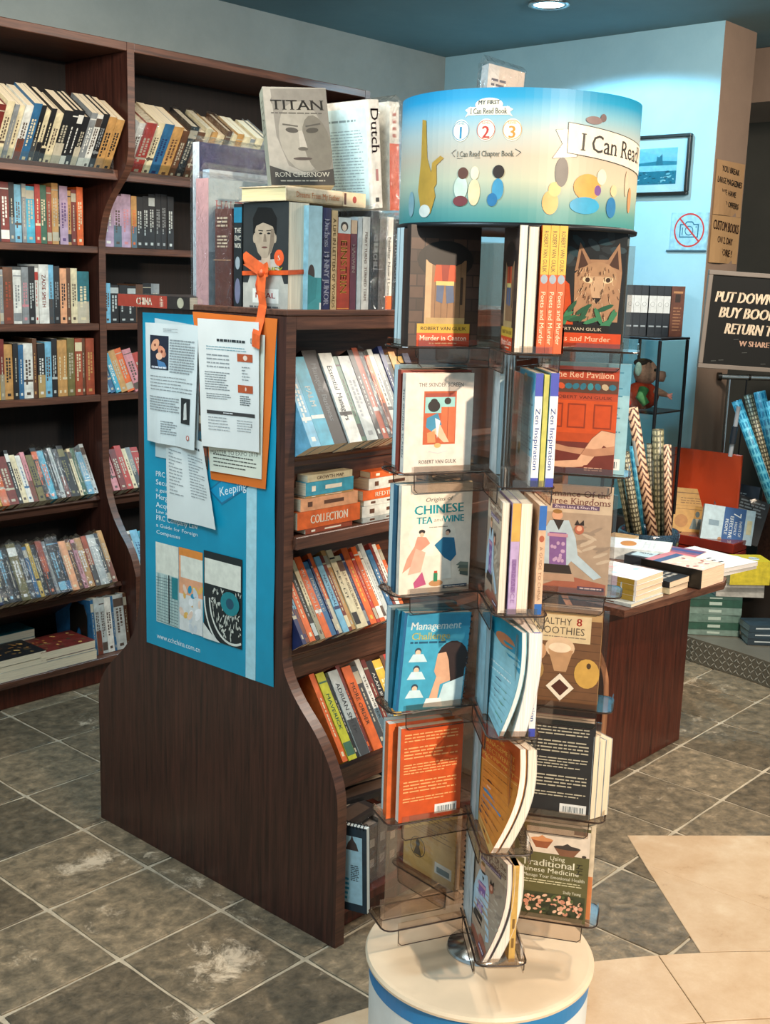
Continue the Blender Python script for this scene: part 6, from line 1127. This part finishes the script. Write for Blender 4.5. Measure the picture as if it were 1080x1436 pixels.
# chrome rack that carries the board, with blue rolls
rk = empty('poster_rack', T((4.36, 2.12, 0))); tag(rk, 'chrome tube rack below the letter board with a black end cap', 'rack'); OR = T((-4.36, -2.12, 0))
d45 = Vector((math.cos(R_(-48)), math.sin(R_(-48)), 0)); r0 = at(1010, 528, x=5.02)
m = MB(); m.tube([r0, r0+d45*.55], .013, 14); m.build('rail', M_CHROME, rk, OR, smooth=True); m = MB(); m.tube([r0-d45*.012, r0+d45*.006], .019, 14); m.tube([r0+d45*.13, r0+d45*.14], .0145, 14); m.build('end_cap', M_BLACKP, rk, OR, smooth=True)
for k in (.045, .5): q = r0+d45*k; m = MB(); m.tube([q-Vector((0, 0, .012)), Vector((q.x+.02, q.y+.01, .111))], .008, 10); m.build('post', M_CHROME, rk, OR, smooth=True)
q = r0+d45*.125; m = MB(); m.tube([q, q-Vector((0, 0, .42))+d45*-.01], .0035, 8); m.build('hook', M_DARKM, rk, OR, smooth=True)
def broll(label, a, b, x, r, mat, tg=None): p = at(*a, x=x); q = at(*b, x=x+.03); roll(label, q, p, r, mat, tg, 'rolled posters')
broll('teal poster roll at the left of the chrome rack', (1033, 562), (1084, 705), 4.62, .021, PM3, (.32, 2.6)); broll('cream-checked poster roll between the blue ones in the chrome rack', (1049, 553), (1085, 690), 4.68, .019, PM4)
broll('spotted blue poster roll right of the checked one', (1065, 549), (1096, 690), 4.76, .025, PM3); broll('rightmost spotted blue poster roll, cut by the photo edge', (1079, 562), (1112, 690), 4.66, .022, PM3)
m = MB(); m.tube([at(1036, 570, x=4.58), at(1024, 640, x=4.58)], .009, 10, '#8f9499'); m.tube([at(1031, 598, x=4.575), at(1027, 622, x=4.575)], .0135, 10, '#1a2028'); m = m.build('umbrella_handle', M_PAINT, None, smooth=True); tag(m, 'black-gripped grey stick hanging left of the teal poster roll', 'stick')
# warm plywood panel behind the rack
m = MB(); m.bbox(5.60, 5.62, 1.4, 2.44, .0, 1.30, .003, '#7a4a2a'); o = m.build('plywood_panel', M_WOODX); tag(o, 'brown wooden back panel standing behind the blue poster rolls', 'panel')
# ---------------------------------------------------------------- chequer-plate platform and its piles
pf = seg_prof([(4.46, 2.43), (4.365, 2.20), (4.335, 2.03), (4.32, 1.9), (4.285, 1.76), (4.22, 1.55), (4.10, 1.2)])
plat = empty('plinth', T((4.7, 1.9, 0))); tag(plat, 'low curved platform faced in grey chequer plate under the book piles', 'platform'); OPL = T((-4.7, -1.9, 0))
m = MB(); m.prism(pf+[(5.6, 1.2), (5.6, 2.43)], 'z', .001, .105, col='#5f5c52'); m.build('deck', M_PAINT, plat, OPL)
m = MB(); rg = random.Random(8); acc = 0
for (xa2, ya2), (xb2, yb2) in zip(pf, pf[1:]):
    L_ = math.hypot(xb2-xa2, yb2-ya2); tx, ty = (xb2-xa2)/L_, (yb2-ya2)/L_; nx, ny = ty, -tx
    if nx > 0: nx, ny = -nx, -ny
    s_ = 0
    while s_ < L_:
        for k in range(4):
            z = .018+.024*k; up = 1 if (int(acc/.022)+k) % 2 else -1; c0 = Vector((xa2+tx*s_, ya2+ty*s_, z)); tv = Vector((tx, ty, 0))*.011; uv = Vector((0, 0, .011*up)); nv = Vector((nx, ny, 0))
            a_, b_ = c0-tv-uv, c0+tv+uv; w_ = Vector((0, 0, .0035))
            m.face([a_+nv*.0005, c0-w_+nv*.004, b_+nv*.0005, c0+w_+nv*.004], '#8a8d88')
        s_ += .022; acc += .022
tag(m.build('chequer_relief', simple('worn_plate_metal', '#a5a79f', .4, .2), plat, OPL), kind='stuff')
gp2 = 'books on the chequer-plate platform'
for i, (c, t) in enumerate((('#6d857c', .024), ('#244f40', .032), ('#5f7a70', .034), ('#6d857c', .030), ('#1f4a3c', .034), ('#35524a', .012))):
    p = at(1000, 893, z=.107); z = .107+sum((.024, .032, .034, .030, .034, .012)[:i])+i*.0006
    book(f"{['pale green bottom', 'dark green', 'grey-green', 'pale green', 'deep green', 'thin green top'][i]} book of the green pile on the platform, {ORD[i].replace('leftmost', 'lowest')}{'' if i == 0 else ' from below'}", T((p.x+.02, p.y+.01, z)) @ Rz(-52+(i % 3)*1.5) @ T((0, .0, 0)) @ Matrix(((0, 0, -1, .11), (0, 1, 0, 0), (1, 0, 0, 0), (0, 0, 0, 1))), t, .15, .22, c, None, None, lambda A, t_, h: A.lines(t_*.3, h*.2, t_*.7, h*.8, 1, '#a9bbb0', .4, 2), '#93a59b', group=gp2)
zt2 = .107+.166+.004
for i, (c, t, l) in enumerate((('#a8a49c', .022, 'lower'), ('#8f8c86', .018, 'middle'), ('#c3bfb8', .016, 'upper'))):
    p = at(1036, 838, z=zt2); book(f'{l} pale magazine of three on top of the green pile', T((p.x+.01, p.y, zt2+sum((.022, .018, .016)[:i])+i*.0005)) @ Rz(-50+i) @ Matrix(((0, 0, -1, .10), (0, 1, 0, 0), (1, 0, 0, 0), (0, 0, 0, 1))), t, .17, .20, c, (lambda A, d, h: [A.ring(d*.5, h*.5, .03, .004, '#5a5a58', 20), A.lines(d*.1, h*.1, d*.9, h*.3, 3, '#7a7a78', .4, 3)]) if i == 2 else None, None, None, '#b5aea4', group=gp2)
# second pile: dark crate with the red case behind
bk = MB(); bk.bbox(4.66, 5.02, 1.50, 2.40, .106, .335, .004, '#2a231e'); bk = bk.build('display_block', M_PAINT); tag(bk, 'dark low block on the platform carrying the red case', 'block')
p = at(1048, 815, z=.355)
yb_ = book('thick yellow-covered book with blue and grey lettering, right of the red case', T((p.x+.015, p.y-.005, .3365)) @ Rz(-45) @ Matrix(((0, 0, -1, .085), (0, 1, 0, 0), (1, 0, 0, 0), (0, 0, 0, 1))), .10, .13, .17, '#c9b52e',
     lambda A, d, h: [A.rect(0, 0, d, h, '#c9b52e'), A.ell(d*.6, h*.72, .028, .02, '#b9d2dc'), A.text('Chinese', d*.6, h*.72, .016, '#23408a', 90, 'c', .04, bold=.05), A.ell(d*.45, h*.32, .028, .022, '#c3cfd2'), A.text('Guide Book', d*.45, h*.32, .014, '#4a5a6a', 90, 'c', .042, bold=.05)], None, None, '#b5a88a', group=gp2)
# red case
rc = empty('red_case', T((4.68, 2.20, .336))); tag(rc, 'red lacquered wooden case with open lid and books leaning in front', 'case'); ORC = T((-4.68, -2.20, -.336))
pa = at(945, 793, x=4.67); pb2 = at(1026, 805, x=4.67); ya3, yb3 = pa.y, pb2.y
m = MB()
for i, (z0, z1) in enumerate(((.336, .372), (.375, .415), (.418, .462))): m.bbox(4.672-.004*i, 4.80, yb3, ya3, z0, z1, .003, '#7a2318')
m.build('body', attr_mat('red_lacquer', .25, .1, .3, 9, .5), rc, ORC)
m = MB(); l0 = at(948, 625, x=4.81); l1 = at(1042, 640, x=4.81); m.bbox(4.803, 4.816, l1.y, l0.y, .44, (l0.z+l1.z)/2, .003, '#d24a22'); m.build('lid', attr_mat('orange_red_lacquer', .35, .1, .15, 6, .3), rc, ORC)
gl = 'books leaning on the red case'
def leaner(label, x, px0, px1, pyb, h, t, col, art, rot=0, yaw=215, tilt=14, pages=CREAM):
    a = at(px0, pyb, x=x); b = at(px1, pyb, x=x); 
    n = R_(yaw); d = (px1-px0)*a.x*1.14/FOC
    return book(label, T((a.x, a.y, .4635)) @ Rz(yaw) @ Ry(-tilt) @ Rx(rot) @ T((-t, 0, 0)), t, d, h, col, art, None, None, pages, group=gl)
leaner('yellow-ochre book with a man\'s portrait leaning at the left of the red case', 4.70, 944, 998, 728, .20, .02, '#c08f45', lambda A, d, h: [A.rect(0, 0, d, h, '#c4964e'), A.rect(0, h*.88, d, h*.9, '#7a5526'), A.rect(0, h*.60, d, h*.605, '#7a5526'), A.rect(0, h*.52, d, h*.53, '#7a5526'), A.lines(d*.15, h*.64, d*.9, h*.8, 3, '#7a5526', .3, 2), A.ell(d*.6, h*.42, .010, .014, '#5c6a68'), A.poly([(d*.42, h*.08), (d*.5, h*.32), (d*.7, h*.32), (d*.8, h*.08)], '#6d7f80'), A.poly([(d*.56, h*.32), (d*.64, h*.32), (d*.6, h*.12)], '#c9c3ae'), A.ell(d*.2, h*.25, .03, .03, '#b07a3c')], rot=-3, yaw=218)
leaner('dark blue book with a red strip and turquoise seal behind the sideways-lettered one', 4.76, 996, 1052, 722, .25, .03, '#1f2a38', lambda A, d, h: [A.lines(d*.1, h*.78, d*.7, h*.86, 2, '#a9b5bb', .5, 3), A.rect(0, h*.42, d, h*.56, '#b0432c'), A.ell(d*.78, h*.62, .022, .022, '#cfd8d6'), A.ell(d*.78, h*.62, .018, .018, '#1f8aa0')], rot=-8, yaw=216)
leaner('white and blue sideways-lettered book leaning at the front of the red case', 4.66, 983, 1052, 742, .155, .026, '#b9cdd6', lambda A, d, h: [A.rect(0, 0, d, h, '#b9d0d9'), A.rect(d*.40, 0, d*.82, h, '#1c5590'), A.lines(d*.12, h*.1, d*.32, h*.9, 1, '#7d97a6', .2, 3), A.text('7', d*.66, h*.80, .035, '#dfe8ea', -90, 'c', .022), A.text('HABITS OF', d*.74, h*.42, .012, '#dfe8ea', -90, 'c', .07), A.text('HIGHLY', d*.65, h*.42, .012, '#dfe8ea', -90, 'c', .06), A.text('EFFECTIVE', d*.56, h*.44, .016, '#dfe8ea', -90, 'c', .10, bold=.04), A.text('PEOPLE', d*.47, h*.44, .014, '#dfe8ea', -90, 'c', .07, bold=.04), A.ell(d*.37, h*.06, .009, .009, '#b5895f'), A.rect(d*.86, h*.3, d*.96, h*.7, '#d9cfa5')], rot=-7, yaw=220, pages='#a59c8a')
leaner('black book lying askew at the right of the red case', 4.77, 1022, 1064, 712, .20, .035, '#1c1a1b', lambda A, d, h: A.lines(d*.1, h*.6, d*.9, h*.95, 5, '#7d8285', .5, 7), rot=-14, yaw=214)
for i, (px, py, cols) in enumerate(((1072, 905, ('#22323c', '#2a3d48', '#2a3d48')),)):
    p = at(px, py, z=.107); z = .107 if i == 0 else .107
    if i == 1: p = Vector((4.44, 1.80, 0))
    for j, c in enumerate(cols):
        t = .028; book(f"{['navy', 'pink'][i]} book, {['bottom', 'middle', 'top'][j]} of three at the right edge of the platform", T((p.x+(.0 if i == 0 else .12), p.y+(0 if i == 0 else -.0), z+j*.0286+(0 if i == 0 else 0))) @ Rz(-50+3*j) @ Matrix(((0, 0, -1, .07), (0, 1, 0, 0), (1, 0, 0, 0), (0, 0, 0, 1))), t, .11, .14, c, None, None, lambda A, t_, h: A.rect(t_*.4, h*.15, t_*.6, h*.8, '#b9c3c6'), '#8f9a98', group=gp2)
